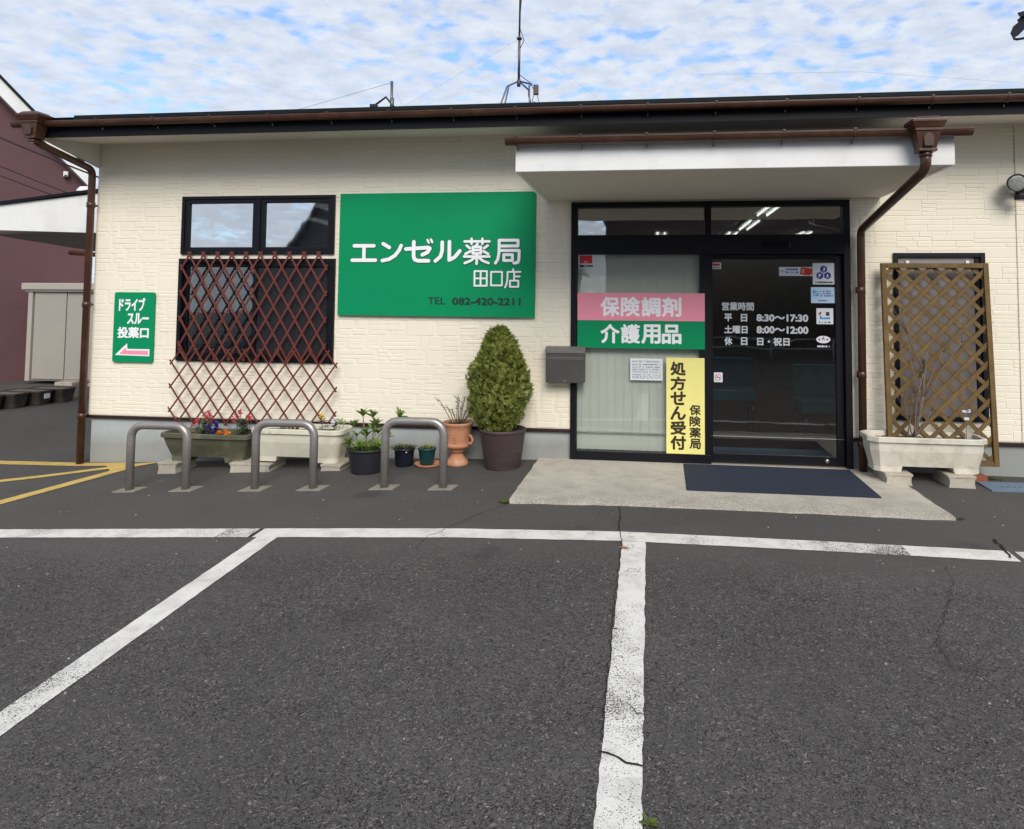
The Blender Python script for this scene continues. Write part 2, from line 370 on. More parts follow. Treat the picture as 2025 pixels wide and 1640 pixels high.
strip('yellow_hatch_line', M_yel, [(-9.5, -.27), (-5.55, -.09)], .16, seed=8)
strip('yellow_hatch_line', M_yel, [(-8.0, -1.35), (-6.3, -.93), (-5.62, -.26)], .12, .0046, seed=9)
b = MB()   # filled yellow tip and outer arm of the hatch
for tri in ([(-5.75, -.17), (-5.28, -.02), (-5.24, -.03), (-5.50, -.42)],):
    b.poly([(x, y, g(x, y) + .0058) for x, y in tri])
struct(b.build('yellow_hatch_line', M_yel))
strip('yellow_hatch_line', M_yel, [(-7.1, -2.75), (-5.60, -1.88), (-5.43, -.30)], .13, .0052, seed=10)

M_crack = mat('crack_dark', '#131214', .95, var=.3)  # plain dark colour of the crack strips
def crack(pts, w=.008, lift=.0075, seed=1):
    rr = random.Random(seed); L = []
    for (xa, ya), (xb, yb) in zip(pts, pts[1:]):
        n = max(1, int(math.hypot(xb - xa, yb - ya) / .025))
        L += [(xa + (xb - xa) * i / n + rr.uniform(-.008, .008), ya + (yb - ya) * i / n + rr.uniform(-.008, .008)) for i in range(n)]
    L.append(pts[-1]); strip('pavement_crack', M_crack, L, w, lift, w * .3, seed)
crack([(-1.107, -1.64), (-1.232, -1.817), (-1.315, -2.025), (-1.42, -2.25), (-1.44, -2.327), (-1.497, -2.374), (-1.513, -2.6)], .004, seed=1)
crack([(-.227, -1.66), (-.207, -1.939), (-.217, -2.124), (-.18, -2.42)], .006, seed=2)
crack([(-.178, -4.464), (-.127, -4.472), (-.08, -4.506), (-.022, -4.52)], .009, seed=3)
crack([(-.085, -4.15), (-.06, -4.187), (-.044, -4.22), (-.02, -4.223)], .004, seed=4)
crack([(2.28, -2.014), (2.26, -2.172), (2.22, -2.36)], .016, seed=5)
crack([(1.769, -2.547), (1.726, -2.763), (1.56, -3.1), (1.357, -3.484), (1.355, -3.66), (1.45, -3.786), (1.511, -3.974), (1.6, -4.6)], .0028, seed=6)
crack([(-2.78, -2.24), (-2.785, -2.40)], .009, seed=7)
crack([(-.178, -2.42), (-.184, -3.2), (-.18, -4.4)], .0035, seed=8)

# concrete apron before the entrance, top a little above the asphalt
M_conc = mat('concrete_apron', '#c2bbae', .85, var=.13, vs=2.2, bump=.003, bs=150, dirt='#938c80', dirts=5, dirta=.45)
t_ = M_conc.node_tree; p_ = t_.nodes['Principled BSDF']; c_in = p_.inputs['Base Color'].links[0].from_socket; tcn = N(t_, 'ShaderNodeTexCoord')
sp_ = N(t_, 'ShaderNodeSeparateXYZ'); t_.links.new(tcn.outputs['Object'], sp_.inputs[0])
worn = math_(t_, 'MULTIPLY', math_(t_, 'ADD', math_(t_, 'MULTIPLY', sp_.outputs[1], -1.6), -1.3), 1.0, True)
gr_ = ramp(t_, noise(t_, tcn.outputs['Object'], 85, 4, .75), [(.46, 0.0), (.58, 1.0)])
t_.links.new(mixc(t_, math_(t_, 'MULTIPLY', gr_, math_(t_, 'ADD', math_(t_, 'MULTIPLY', worn, .5), .12)), c_in, lin('#6f685e')), p_.inputs['Base Color'])
b = MB(); sl_ = [(-1.107, 0.02), (-1.098, -1.60), (2.21, -1.585), (2.22, 0.02)]
top = []
nx, ny = 34, 16; rr = random.Random(3); vt = []
for j in range(ny + 1):
    row = []
    for i in range(nx + 1):
        u, w = i / nx, j / ny; x = -1.107 + u * 3.327 + (.01 * w if u == 0 else 0); y = .02 - w * 1.61
        if j == ny: y += rr.uniform(-.012, .008)
        if i in (0, nx): x += rr.uniform(-.006, .006)
        row.append(b.bm.verts.new((x, y, max(g(x, y) + .016, -.012 + .03 * w))))
    vt.append(row)
for j in range(ny):
    for i in range(nx): b.bm.faces.new((vt[j][i], vt[j][i+1], vt[j+1][i+1], vt[j+1][i]))
edge = vt[-1][:] + [vt[j][-1] for j in range(ny - 1, -1, -1)] + [vt[0][i] for i in range(nx - 1, -1, -1)] + [vt[j][0] for j in range(1, ny)]
lo = [b.bm.verts.new((v.co.x, v.co.y, v.co.z - .15)) for v in edge]
for i in range(len(edge)): b.bm.faces.new((edge[i], edge[(i+1) % len(edge)], lo[(i+1) % len(edge)], lo[i]))
struct(b.build('entrance_pavement', M_conc))

# ------------------------------------------------------------------ pharmacy building
M_wall = mat('cream_siding', '#ebe3d0', .8, var=.03, vs=1.4, bump=.0012, bs=120)
M_found = mat('grey_foundation', '#a9b0b1', .85, var=.05, vs=3, bump=.001, bs=200, dirt='#8e9290', dirts=2.2, dirta=.35)
M_trim = mat('dark_brown_metal', '#2c1a18', .4, var=.1)
M_black = mat('black_aluminium', '#090a12', .45, var=.08, spec=.3)
M_brown = mat('brown_gutter_plastic', '#462b1e', .32, var=.12, vs=5, dirt='#7a5a48', dirts=6, dirta=.25)
M_fascia = mat('dark_navy_fascia', '#090a11', .6, var=.12, vs=3, spec=.25)
M_soff = mat('soffit_white', '#dcd6ca', .8, var=.04, vs=2)
M_whitep = mat('white_panel', '#e6e6e4', .55, var=.03, vs=2, dirt='#b9b6b0', dirts=3, dirta=.25)
M_roof = mat('roof_metal', '#10191c', .7, var=.15, spec=.2)
bld = thing('pharmacy_building', 'cream single storey pharmacy with long brown gutter, canopied entrance and parking bays before it', 'building', (-6.13, 0, 0))
X0, X1, ZB, ZT = -6.13, 7.2, .29, 3.30
OPEN = [(-5.085, -3.325, 2.055, 2.69), (-5.10, -3.307, .90, 2.008), (-.79, 1.93, -1, 2.58), (2.325, 3.15, .47, 2.06)]
def wall_open(mb, x0, x1, z0, z1, y0, y1, ops):
    gx = sorted({x0, x1} | {c for o in ops for c in o[:2] if x0 < c < x1}); gz = sorted({z0, z1} | {c for o in ops for c in o[2:] if z0 < c < z1})
    for a, c in zip(gx, gx[1:]):
        for d, e in zip(gz, gz[1:]):
            mx, mz = (a + c) / 2, (d + e) / 2
            if any(o[0] < mx < o[1] and o[2] < mz < o[3] for o in ops): continue
            mb.poly([(a, y0, d), (c, y0, d), (c, y0, e), (a, y0, e)]); mb.poly([(a, y1, e), (c, y1, e), (c, y1, d), (a, y1, d)])
    for o in ops:
        a, c, d, e = max(o[0], x0), min(o[1], x1), max(o[2], z0), min(o[3], z1)
        mb.poly([(a, y0, d), (a, y1, d), (a, y1, e), (a, y0, e)]); mb.poly([(c, y0, e), (c, y1, e), (c, y1, d), (c, y0, d)])
        mb.poly([(a, y0, e), (a, y1, e), (c, y1, e), (c, y0, e)])
        if d > z0: mb.poly([(a, y0, d), (c, y0, d), (c, y1, d), (a, y1, d)])
b = MB(); wall_open(b, X0, X1, ZB, ZT, 0, .16, OPEN)
b.prism([(.161, ZB), (9.0, ZB), (9.0, 3.35), (4.3, 4.25), (.161, 3.36)], 'x', X0, X0 + .16); b.prism([(.161, ZB), (9.0, ZB), (9.0, 3.35), (4.3, 4.25), (.161, 3.36)], 'x', X1 - .16, X1); b.box(X0, X1, 9.0, 9.16, ZB, 3.3)
rr = random.Random(11)
def block(x0, x1, z0, z1, d):
    gp = .0016; gx_ = .0002 if x0 < 2 else gp; x0 += gx_; x1 -= gx_; z0 += gp; z1 -= gp; c = min(.004, .3 * (z1 - z0)); cx_ = .032 if x0 < 2 else .005
    if x1 - x0 < .02 or z1 - z0 < .012: return
    for o in OPEN:
        if x0 < o[1] and x1 > o[0] and z0 < o[3] and z1 > o[2]:
            if x0 < o[0]: x1 = o[0] + .012
            elif x1 > o[1]: x0 = o[1] - .012
            elif z1 > o[3] : z0 = max(z0, o[3] - .012)
            elif z0 < o[2]: z1 = o[2] + .012
            else: return
    if x1 - x0 < .012 or z1 - z0 < .012: return
    A = [(x0, .0005, z0), (x1, .0005, z0), (x1, .0005, z1), (x0, .0005, z1)]
    t = rr.uniform(-.0004, .0004)
    cx_ = min(cx_, .35 * (x1 - x0)); B = [(x0 + cx_, -d + t, z0 + c), (x1 - cx_, -d - t, z0 + c), (x1 - cx_, -d - t, z1 - c), (x0 + cx_, -d + t, z1 - c)]
    b.ring_loft([A, B], False, True)
H = .1517; z = ZB + .004
while z < ZT - .02:
    h = min(H, ZT - z); x = X0
    while x < X1:
        w = rr.uniform(.13, .46); xe = min(X1, x + w)
        if xe > X1 - .1: xe = X1
        k = rr.random()
        if k < .06: rows = [1.0]
        elif k < .30: a = rr.choice((.33, .4, .6, .67)); rows = [a, 1 - a]
        elif k < .85: a = rr.uniform(.25, .4); c_ = rr.uniform(.25, .4); rows = [a, c_, 1 - a - c_]
        else: rows = [.25, .25, .25, .25]
        zz0 = z
        for q in rows:
            zq = zz0 + q * h
            if len(rows) > 1 and rr.random() < .45 and xe - x > .24:
                m_ = x + (xe - x) * rr.uniform(.35, .65); block(x, m_, zz0, zq, rr.uniform(.0022, .0055)); block(m_, xe, zz0, zq, rr.uniform(.0022, .0055))
            else: block(x, xe, zz0, zq, rr.uniform(.0022, .0055))
            zz0 = zq
        x = xe
    z += H
b.build('wall', M_wall, bld)
MB().box(3.438, 3.446, -.009, .001, .29, 3.27).build('panel_joint', mat('joint_sealant', '#b9ae98', .8), bld)
b = MB(); wall_open(b, X0 + .03, X1, -.5, .262, .014, .16, [(-.79, 1.93, -1, 2.58)]); b.box(X0 + .03, X0 + .16, .161, 9, -.5, .262); b.build('foundation', M_found, bld)
t_ = M_found.node_tree; p_ = t_.nodes['Principled BSDF']; c_in = p_.inputs['Base Color'].links[0].from_socket
tcn = N(t_, 'ShaderNodeTexCoord'); sp_ = N(t_, 'ShaderNodeSeparateXYZ'); t_.links.new(tcn.outputs['Object'], sp_.inputs[0])
edge_ = math_(t_, 'MULTIPLY', math_(t_, 'SUBTRACT', math_(t_, 'ADD', .04, math_(t_, 'MULTIPLY', noise(t_, tcn.outputs['Object'], 7, 5, .7), .16)), math_(t_, 'ADD', sp_.outputs[2], math_(t_, 'MULTIPLY', sp_.outputs[0], -.03))), 6.0, True)
t_.links.new(mixc(t_, math_(t_, 'MULTIPLY', edge_, .55), c_in, lin('#7d7a70')), p_.inputs['Base Color'])
MB().box(X0 - .01, -.792, -.022, .013, .258, .289, .003).build('base_trim', M_trim, bld); MB().box(1.932, X1, -.022, .013, .258, .289, .003).build('base_trim', M_trim, bld)
# roof
b = MB()
b.prism([(-.64, 3.40), (-.67, 3.425), (4.3, 4.42), (9.9, 3.42), (9.86, 3.36), (4.3, 4.30)], 'x', -6.315, 7.6)
b.prism([(-.675, 3.405), (-.675, 3.442), (-.2, 3.537), (-.2, 3.50)], 'x', -5.86, 7.6)
b.build('roof', M_roof, bld)
b = MB(); b.prism([(-.60, 3.232), (-.60, 3.40), (-.64, 3.40), (-.64, 3.225)], 'x', -6.285, 7.6); b.prism([(-.64, 3.226), (4.3, 4.17), (9.8, 3.23), (9.8, 3.40), (4.3, 4.299), (-.64, 3.40)], 'x', -6.315, -6.286); b.build('eave_fascia', M_fascia, bld)
b = MB(); b.prism([(-.599, 3.232), (0.02, 3.295), (0.02, 3.31), (-.599, 3.25)], 'x', -6.285, 7.55); b.prism([(.021, 3.30), (4.3, 4.18), (4.3, 4.20), (.021, 3.32)], 'x', -6.285, -6.131); b.build('soffit', M_soff, bld)
b = MB(); b.ring_loft([[(-6.285, -.60, 3.229), (-6.112, -.014, 3.292), (-6.112, -.014, 3.03)], [(-6.305, -.595, 3.229), (-6.151, .01, 3.292), (-6.151, .01, 3.03)]]); b.build('eave_return', M_soff, bld)
def gutter(name, parent, x0, x1, y, z, r, ticks, m=M_brown):
    q = MB(); n = 14; prof = []
    for i in range(n + 1): a = math.pi + math.pi * i / n; prof.append((y + r * math.cos(a), z + r * math.sin(a) * 1.05))
    prof += [(y + r, z + .012), (y + r - .007, z + .012)]
    for i in range(n, -1, -1): a = math.pi + math.pi * i / n; prof.append((y + (r - .005) * math.cos(a), z + (r - .005) * math.sin(a) * 1.05))
    prof += [(y - r + .006, z + .012), (y - r - .004, z + .012), (y - r - .004, z - .002)]
    rings = [[(x, u, w) for u, w in prof] for x in (x0, x1)]
    q.ring_loft(rings, False, False)
    for x in (x0, x1):
        q.poly([(x, y + r * .97 * math.cos(math.pi + math.pi * i / n), z + r * math.sin(math.pi + math.pi * i / n)) for i in range(n + 1)])
    o = q.build(name, m, parent)
    for x in ticks:
        t = MB()
        for i in range(n): 
            a0 = math.pi + math.pi * i / n; a1 = math.pi + math.pi * (i + 1) / n; rb = r + .003
            t.prism([(y + rb * math.cos(a0), z + rb * math.sin(a0) * 1.05), (y + rb * math.cos(a1), z + rb * math.sin(a1) * 1.05), (y + (rb + .004) * math.cos(a1), z + (rb + .004) * math.sin(a1) * 1.05), (y + (rb + .004) * math.cos(a0), z + (rb + .004) * math.sin(a0) * 1.05)], 'x', x - .008, x + .008)
        t.box(x - .012, x + .012, y - r - .01, y - r + .012, z + .008, z + .022, .002)
        t.build('gutter_bracket', m, o)
        t = MB(); t.box(x - .004, x + .004, y + r + .002, y + .11 , z - r - .03, z - r - .005, 0); t.build('bracket_tip', mat('pale_steel', '#8c8884', .4, .6), o)
    return o
gut = gutter('gutter', bld, -6.52, 7.6, -.70, 3.366, .045, [-5.55 + .615 * i for i in range(21)])
def frustum(mb, cx, cy, z0, z1, a0, b0, a1, b1):
    mb.ring_loft([[(cx - a0, cy - b0, z0), (cx + a0, cy - b0, z0), (cx + a0, cy + b0, z0), (cx - a0, cy + b0, z0)], [(cx - a1, cy - b1, z1), (cx + a1, cy - b1, z1), (cx + a1, cy + b1, z1), (cx - a1, cy + b1, z1)]])
def rain_head(parent, cx, cy, z, s):
    q = MB()
    frustum(q, cx, cy, z + .16 * s, z + .20 * s, .105 * s, .085 * s, .125 * s, .10 * s); q.box(cx - .128 * s, cx + .128 * s, cy - .103 * s, cy + .10 * s, z + .201 * s, z + .225 * s, .004)
    frustum(q, cx, cy, z + .226 * s, z + .25 * s, .11 * s, .09 * s, .08 * s, .07 * s); q.box(cx - .10 * s, cx + .10 * s, cy - .08 * s, cy + .08 * s, z + .135 * s, z + .159 * s, .004)
    frustum(q, cx, cy, z, z + .134 * s, .062 * s, .055 * s, .09 * s, .072 * s)
    q.box(cx - .068 * s, cx + .068 * s, cy - .06 * s, cy + .06 * s, z - .022 * s, z - .001, .003); q.lathe([(.047 * s, z - .06 * s), (.047 * s, z - .023 * s)], cx, cy, 20, True, True, True)
    o = q.build('rain_head', M_brown, parent)
    q = MB(); yf = cy - .066 * s
    q.prism([(cx - .033 * s, z + .015 * s), (cx + .033 * s, z + .015 * s), (cx + .038 * s, z + .085 * s), (cx + .02 * s, z + .115 * s), (cx, z + .12 * s), (cx - .02 * s, z + .115 * s), (cx - .038 * s, z + .085 * s)], 'y', yf - .014 * s, yf + .004)
    q.build('relief_panel', M_brown, parent); return o
rain_head(gut, -6.235, -.745, 3.21, 1.0)
def bend(pts, r=.07, n=5):
    P = [Vector(p) for p in pts]; o = [P[0]]
    for a, c, d in zip(P, P[1:], P[2:]):
        u = (a - c).normalized() * r; w = (d - c).normalized() * r
        for i in range(n + 1): t = i / n; o.append((c + u) * (1 - t) ** 2 + c * 2 * t * (1 - t) + (c + w) * t * t)
    return o + [P[-1]]
def downpipe(parent, pts, r, clamps):
    q = MB(); q.tube(bend(pts), r, 16); o = q.build('downpipe', M_brown, parent)
    x, y = pts[-1][0], pts[-1][1]
    for z in clamps:
        t = MB(); t.lathe([(r + .001, z - .03), (r + .007, z - .028), (r + .007, z + .028), (r + .001, z + .03)], x, y, 18); t.box(x - .01, x + .01, y + r, y + .1, z - .01, z + .01); t.build('pipe_clamp', M_brown, o)
    return o
downpipe(bld, [(-6.235, -.745, 3.20), (-6.225, -.735, 3.16), (-6.135, -.085, 2.995), (-6.135, -.085, -.24)], .037, [2.6, 1.5, .29])
# entrance canopy
b = MB(); b.box(-1.052, 2.222, -1.70, -1.66, 2.594, 2.84, .004); [b.prism([(-1.659, 2.594), (-.011, 2.594), (-.011, 2.905), (-1.659, 2.842)], 'x', xa, xa + .032) for xa in (-1.052, 2.19)]
can = b.build('entrance_canopy', M_whitep, bld)
b = MB(); b.box(-1.019, 2.189, -1.659, -.011, 2.598, 2.612); b.build('canopy_soffit', mat('canopy_soffit_panel', '#d8d2c6', .8, var=.05, vs=1.5), can)
b = MB(); b.prism([(-1.73, 2.846), (-1.73, 2.866), (-.012, 3.10), (-.012, 2.91)], 'x', -1.07, 2.24); b.build('canopy_roof', M_fascia, can)
cg = gutter('canopy_gutter', can, -1.118, 2.312, -1.765, 2.836, .045, [-1.03 + .505 * i for i in range(7)])
rain_head(cg, 1.982, -1.80, 2.69, .92)
downpipe(can, [(1.982, -1.80, 2.66), (1.982, -1.80, 2.545), (2.008, -.10, 2.27), (1.995, -.10, -.03)], .037, [1.70, .9, .25])
# drive-through canopy at the far left side
b = MB(); pl = [(-10.4, 1.0), (-6.15, 1.0), (-6.15, 6.4), (-7.6, 6.4)]
b.prism([(-10.4, 2.50), (-7.0, 2.397), (-6.15, 2.375), (-6.15, 2.98), (-7.08, 2.905), (-10.4, 2.545)], 'y', .97, 1.03)
sc = b.build('side_canopy', M_whitep, bld)
b = MB(); b.prism([(-10.4, .96), (-6.15, .96), (-6.15, 6.4), (-8.3, 6.4)], 'z', 2.98, 3.0)
for v in b.bm.verts: v.co.z -= (-6.15 - v.co.x) * .098
b.build('side_canopy_roof', M_fascia, sc)
b = MB(); b.prism([(-10.4, 2.546), (-7.08, 2.906), (-6.15, 2.981), (-6.15, 3.016), (-7.08, 2.941), (-10.4, 2.581)], 'y', .93, 1.04); b.build('side_canopy_edge', M_fascia, sc)
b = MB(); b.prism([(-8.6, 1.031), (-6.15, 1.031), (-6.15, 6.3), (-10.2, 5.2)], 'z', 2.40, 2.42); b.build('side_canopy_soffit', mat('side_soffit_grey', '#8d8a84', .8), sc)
b = MB(); b.tube([(-12.2, 6.4, 2.52), (-9.2, 6.4, 2.30)], .05, 8); b.build('side_canopy_gutter', M_brown, sc)

# windows on the left
G_up = glass('mirror_tint_glass', (.6, .65, .67), 19, .03); G_dark = glass('dark_tint_glass', (.55, .6, .62), 4.0); G_door = glass('door_glass', (.7, .73, .75), 2.0); G_tr = glass('transom_glass', (.7, .73, .72), 10.0)
w1 = MB().frame(-5.085, -3.325, 2.055, 2.69, .035, -.03, .10).box(-4.215, -4.17, -.028, .10, 2.09, 2.655, .003).build('window', M_black, bld)
for x0_, x1_ in ((-5.05, -4.216), (-4.169, -3.36)):
    s_ = MB().frame(x0_ + .001, x1_ - .001, 2.091, 2.654, .042, -.018, .05).build('sash', M_black, w1)
    MB().box(x0_ + .04, x1_ - .04, .008, .014, 2.13, 2.615).build('pane', G_up, s_ if False else w1)
w2 = MB().frame(-5.10, -3.307, .90, 2.008, .04, -.03, .10).build('window', M_black, bld)
MB().frame(-5.059, -4.15, .941, 1.967, .05, .02, .06).build('sash', M_black, w2)
MB().box(-5.01, -4.20, .036, .042, .99, 1.917).build('pane', G_dark, w2)
MB().frame(-4.23, -3.348, .941, 1.967, .045, -.025, .015).build('screen_frame', M_black, w2)
def mesh_screen():
    m = bpy.data.materials.new('insect_mesh'); m.use_nodes = True; t = m.node_tree; p = t.nodes['Principled BSDF']; p.inputs['Base Color'].default_value = (.014, .015, .02, 1); p.inputs['Roughness'].default_value = .6
    tr_ = N(t, 'ShaderNodeBsdfTransparent'); mx = N(t, 'ShaderNodeMixShader', inp={0: .3}); t.links.new(p.outputs[0], mx.inputs[1]); t.links.new(tr_.outputs[0], mx.inputs[2]); t.links.new(mx.outputs[0], t.nodes['Material Output'].inputs[0]); return m
MB().box(-4.186, -3.392, -.005, -.003, .985, 1.923).build('insect_screen', mesh_screen(), w2)
MB().box(-4.19, -3.39, .05, .056, .95, 1.96).build('pane', G_dark, w2)
b = MB()
for i in range(21):
    z = .96 + i * .048; b.box(-5.03, -3.37, .12, .165, z, z + .003, 0, Matrix.Translation((0, .1425, z)) @ Matrix.Rotation(R(72), 4, 'X') @ Matrix.Translation((0, -.1425, -z)))
b.build('venetian_blind', mat('blind_slats_grey', '#6f7c8a', .5), w2)
# right window with grey shutter panel
w3 = MB().frame(2.325, 3.15, .47, 2.06, .042, -.03, .10).build('window', M_black, bld)
MB().box(2.368, 3.06, .0, .012, .513, 2.017).build('frosted_pane', mat('frosted_grey_pane', '#8b8482', .35, var=.06, vs=2), w3)
MB().box(3.061, 3.107, -.01, .05, .513, 2.017, .003).build('sash', M_black, w3)
for x in (2.44, 2.98): MB().box(x, x + .03, -.02, -.001, 1.955, 1.985, .003).build('window_clip', M_whitep, w3)

# shop front and sliding door
fr = MB(); fr.box(-.79, -.728, -.03, .10, -.03, 2.58, .004); fr.box(1.868, 1.93, -.03, .10, -.03, 2.58, .004)
fr.box(-.727, 1.867, -.029, .10, 2.527, 2.58, .004); fr.box(-.727, 1.867, -.029, .12, 2.05, 2.245, .004); fr.box(.547, .609, -.028, .10, 2.246, 2.526, .003)
fr.box(.497, .60, -.029, .10, .085, 2.049, .004); fr.box(-.727, .60, -.029, .10, -.03, .084, .004)
sf = fr.build('shop_front', M_black, bld)
G_front = glass('front_glass', (.97, .985, .97), 2.0)
MB().box(-.728, .498, .03, .036, .084, 2.05).build('pane', G_front, sf)
MB().box(-.728, .548, .03, .036, 2.244, 2.528).build('pane', G_tr, sf); MB().box(.608, 1.868, .03, .036, 2.244, 2.528).build('pane', G_tr, sf)
MB().box(1.108, 1.362, -.06, -.03, 2.108, 2.172, .006).build('door_sensor', mat('sensor_black', '#0b0b10', .2), sf)
MB().box(.601, 1.867, -.02, .10, -.03, .005, .002).build('threshold', mat('steel_threshold', '#8f887c', .4, .7), sf)
dr = MB().frame(.601, 1.866, .008, 2.046, .05, .025, .065, wl=.022, wr=.07, wt=.045, wb=.085).build('sliding_door', M_black, bld)
MB().box(.62, 1.80, .044, .050, .09, 2.004).build('door_glass', G_door, dr)
q = MB(); q.lathe([(.0, 0), (.018, 0), (.02, .006), (.02, .012)], 0, 0, 18)
for v in q.bm.verts: v.co = Vector((1.70 + v.co.x, .027 - (.012 - v.co.z) + 0, .052 + v.co.y))
q.build('door_lock', mat('bright_steel', '#a9a9a8', .3, .8), dr)
b = MB()
for i in range(15):
    x = -.72 + i * .085; b.box(x - .044, x + .044, .07, .0715, .05, 2.16, 0, Matrix.Translation((x, .07, 0)) @ Matrix.Rotation(R(7 + rr.uniform(-2, 2)), 4, 'Z') @ Matrix.Translation((-x, -.07, 0)))
b.build('vertical_blind', mat('blind_pale_green', '#eff2ea', .7, var=.04), sf)
# interior shell
M_int = mat('interior_wall', '#7d7a72', .8); 
MB().box(-5.9, 7.0, .17, 8.9, -.06, .0).build('interior_floor', mat('interior_floor_brown', '#7a4f38', .25, var=.2, vs=3, stretch=(1, 6, 1)), bld)
MB().box(-5.9, 7.0, .165, 8.9, 2.78, 2.8).build('interior_ceiling', mat('interior_ceiling_white', '#b9b9b6', .8), bld)
b = MB(); b.box(-5.9, 7.0, 6.2, 6.25, .0, 2.78); b.box(-2.4, -2.36, .17, 6.2, 0, 2.78); b.box(3.6, 3.64, .17, 6.2, 0, 2.78); b.build('interior_wall', M_int, bld)
M_tube = emit('lamp_tube', (1, .98, .94), 2.3)
for x, y in ((1.5, 1.3), (1.5, 3.2), (.2, 4.9), (1.4, 4.9), (2.6, 4.9), (-4.9, .9), (-4.05, .9), (-4.9, 2.4), (-4.05, 2.4)):  # rear row is added deep inside to brighten the room
    o = MB().box(x - .11, x + .11, y, y + 1.25, 2.755, 2.779, .003).build('ceiling_light', M_whitep, bld)
    for dx in (-.06, .06): MB().tube([(x + dx, y + .02, 2.737), (x + dx, y + 1.23, 2.737)], .014, 8).build('lamp_tube', M_tube, o)

# benches and mat seen through the door
M_teal = mat('teal_vinyl', '#2f93b6', .35); M_green = mat('sea_green_vinyl', '#84c4ba', .35); M_chr = mat('chrome', '#b8b8b8', .15, 1.0)
def bench(x0, x1, y0, y1, m, label, back=True):
    t = thing('waiting_bench', label, 'bench', (x0, y0, 0))
    MB().box(x0, x1, y0, y1, .30, .44, .02).build('seat', m, t)
    if back: MB().box(x0, x1, y1 - .12, y1, .445, .82, .02).build('backrest', m, t)
    for x in (x0 + .05, x1 - .05):
        for y in (y0 + .05, y1 - .05): MB().tube([(x, y, 0), (x, y, .30)], .016, 8).build('leg', M_chr, t)
bench(.35, 1.38, 2.3, 2.85, M_teal, 'teal blue waiting bench seen through the lower left of the door glass')
bench(1.75, 3.2, 1.35, 1.95, M_green, 'sea green waiting bench seen through the lower right of the door glass')
tag(MB().box(.62, 1.86, .22, .75, .001, .012, .003).build('indoor_mat', mat('slate_blue_mat', '#b9d2ec', .95, bump=.003, bs=300)), 'slate blue mat on the floor just inside the glass door', 'mat')

# ------------------------------------------------------------------ signs
M_sg = mat('sign_green', '#008a58', .5, var=.04, vs=1.2, spec=.2); M_sgd = mat('painted_shadow_green', '#0a6a49', .4, var=.05); M_lw = mat('lettering_white', '#f0f1f4', .4, var=.02); M_ld = mat('lettering_dark_green', '#0a3324', .5, var=.05)
M_pink = mat('sign_pink', '#ee94a6', .4, var=.03); M_yl = mat('sign_yellow', '#efe58c', .4, var=.02); M_ink = mat('lettering_brown_black', '#33290f', .5)
sg = thing('shop_sign', 'large green sign board with raised white lettering between the windows and the entrance canopy', 'sign', (-2.2, 0, 1.4))
MB().prism([(-3.257, 1.412), (-1.158, 1.404), (-1.152, 2.675), (-1.172, 2.696), (-3.254, 2.695)], 'y', -.05, -.012).build('panel', M_sg, sg)
ch = [('E', -3.118, -2.835, 1.958, 2.175), ('N', -2.80, -2.535, 1.955, 2.20), ('ZE', -2.535, -2.225, 1.955, 2.205), ('DAKU', -2.535, -2.225, 1.955, 2.205), ('RU', -2.225, -1.93, 1.955, 2.205), ('YAKU', -1.905, -1.62, 1.945, 2.215), ('KYOKU', -1.58, -1.30, 1.945, 2.215)]
ch2 = [('TA', -1.80, -1.638, 1.712, 1.89), ('KUCHI', -1.628, -1.478, 1.712, 1.89), ('TEN', -1.468, -1.298, 1.705, 1.90)]
b = MB(); hb = MB()
for c in ch + ch2: stroked(b, *c, -.0535, .004)
for c in ch + ch2:
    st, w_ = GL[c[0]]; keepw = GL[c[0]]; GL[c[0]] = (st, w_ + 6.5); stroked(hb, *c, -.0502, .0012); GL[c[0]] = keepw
hb.build('lettering_painted_shadow', M_sgd, sg)  # darker green outline paints in the shadow around the raised letters
b.build('lettering', M_lw, sg)
b = MB(); write(b, 'TEL', -2.278, -2.09, 1.532, 1.604, -.052, .0015); write(b, '082-420-2211', -2.018, -1.30, 1.526, 1.604, -.052, .0042); b.build('phone_lettering', M_ld, sg)

ds = thing('direction_sign', 'small green wall sign with white lettering and pink arrow beside the corner downpipe', 'sign', (-5.6, 0, .87))
MB().prism(rrect(-5.847, -5.366, .873, 1.638, .025), 'y', -.03, -.012).build('panel', M_sg, ds)
b = MB(); write(b, 'ドライブ', -5.79, -5.475, 1.432, 1.578, -.031, .005); write(b, 'スルー', -5.685, -5.425, 1.288, 1.412, -.031, .005); write(b, '投薬口', -5.795, -5.42, 1.135, 1.258, -.031, .005); b.build('lettering', M_lw, ds)
MB().prism([(-5.815, .950), (-5.675, 1.078), (-5.668, 1.018), (-5.405, 1.018), (-5.405, .942)], 'y', -.0315, -.0301).build('arrow_outline', M_lw, ds)
MB().prism([(-5.765, .962), (-5.688, 1.035), (-5.682, 1.002), (-5.42, 1.002), (-5.42, .956)], 'y', -.0325, -.0316).build('arrow', M_pink, ds)

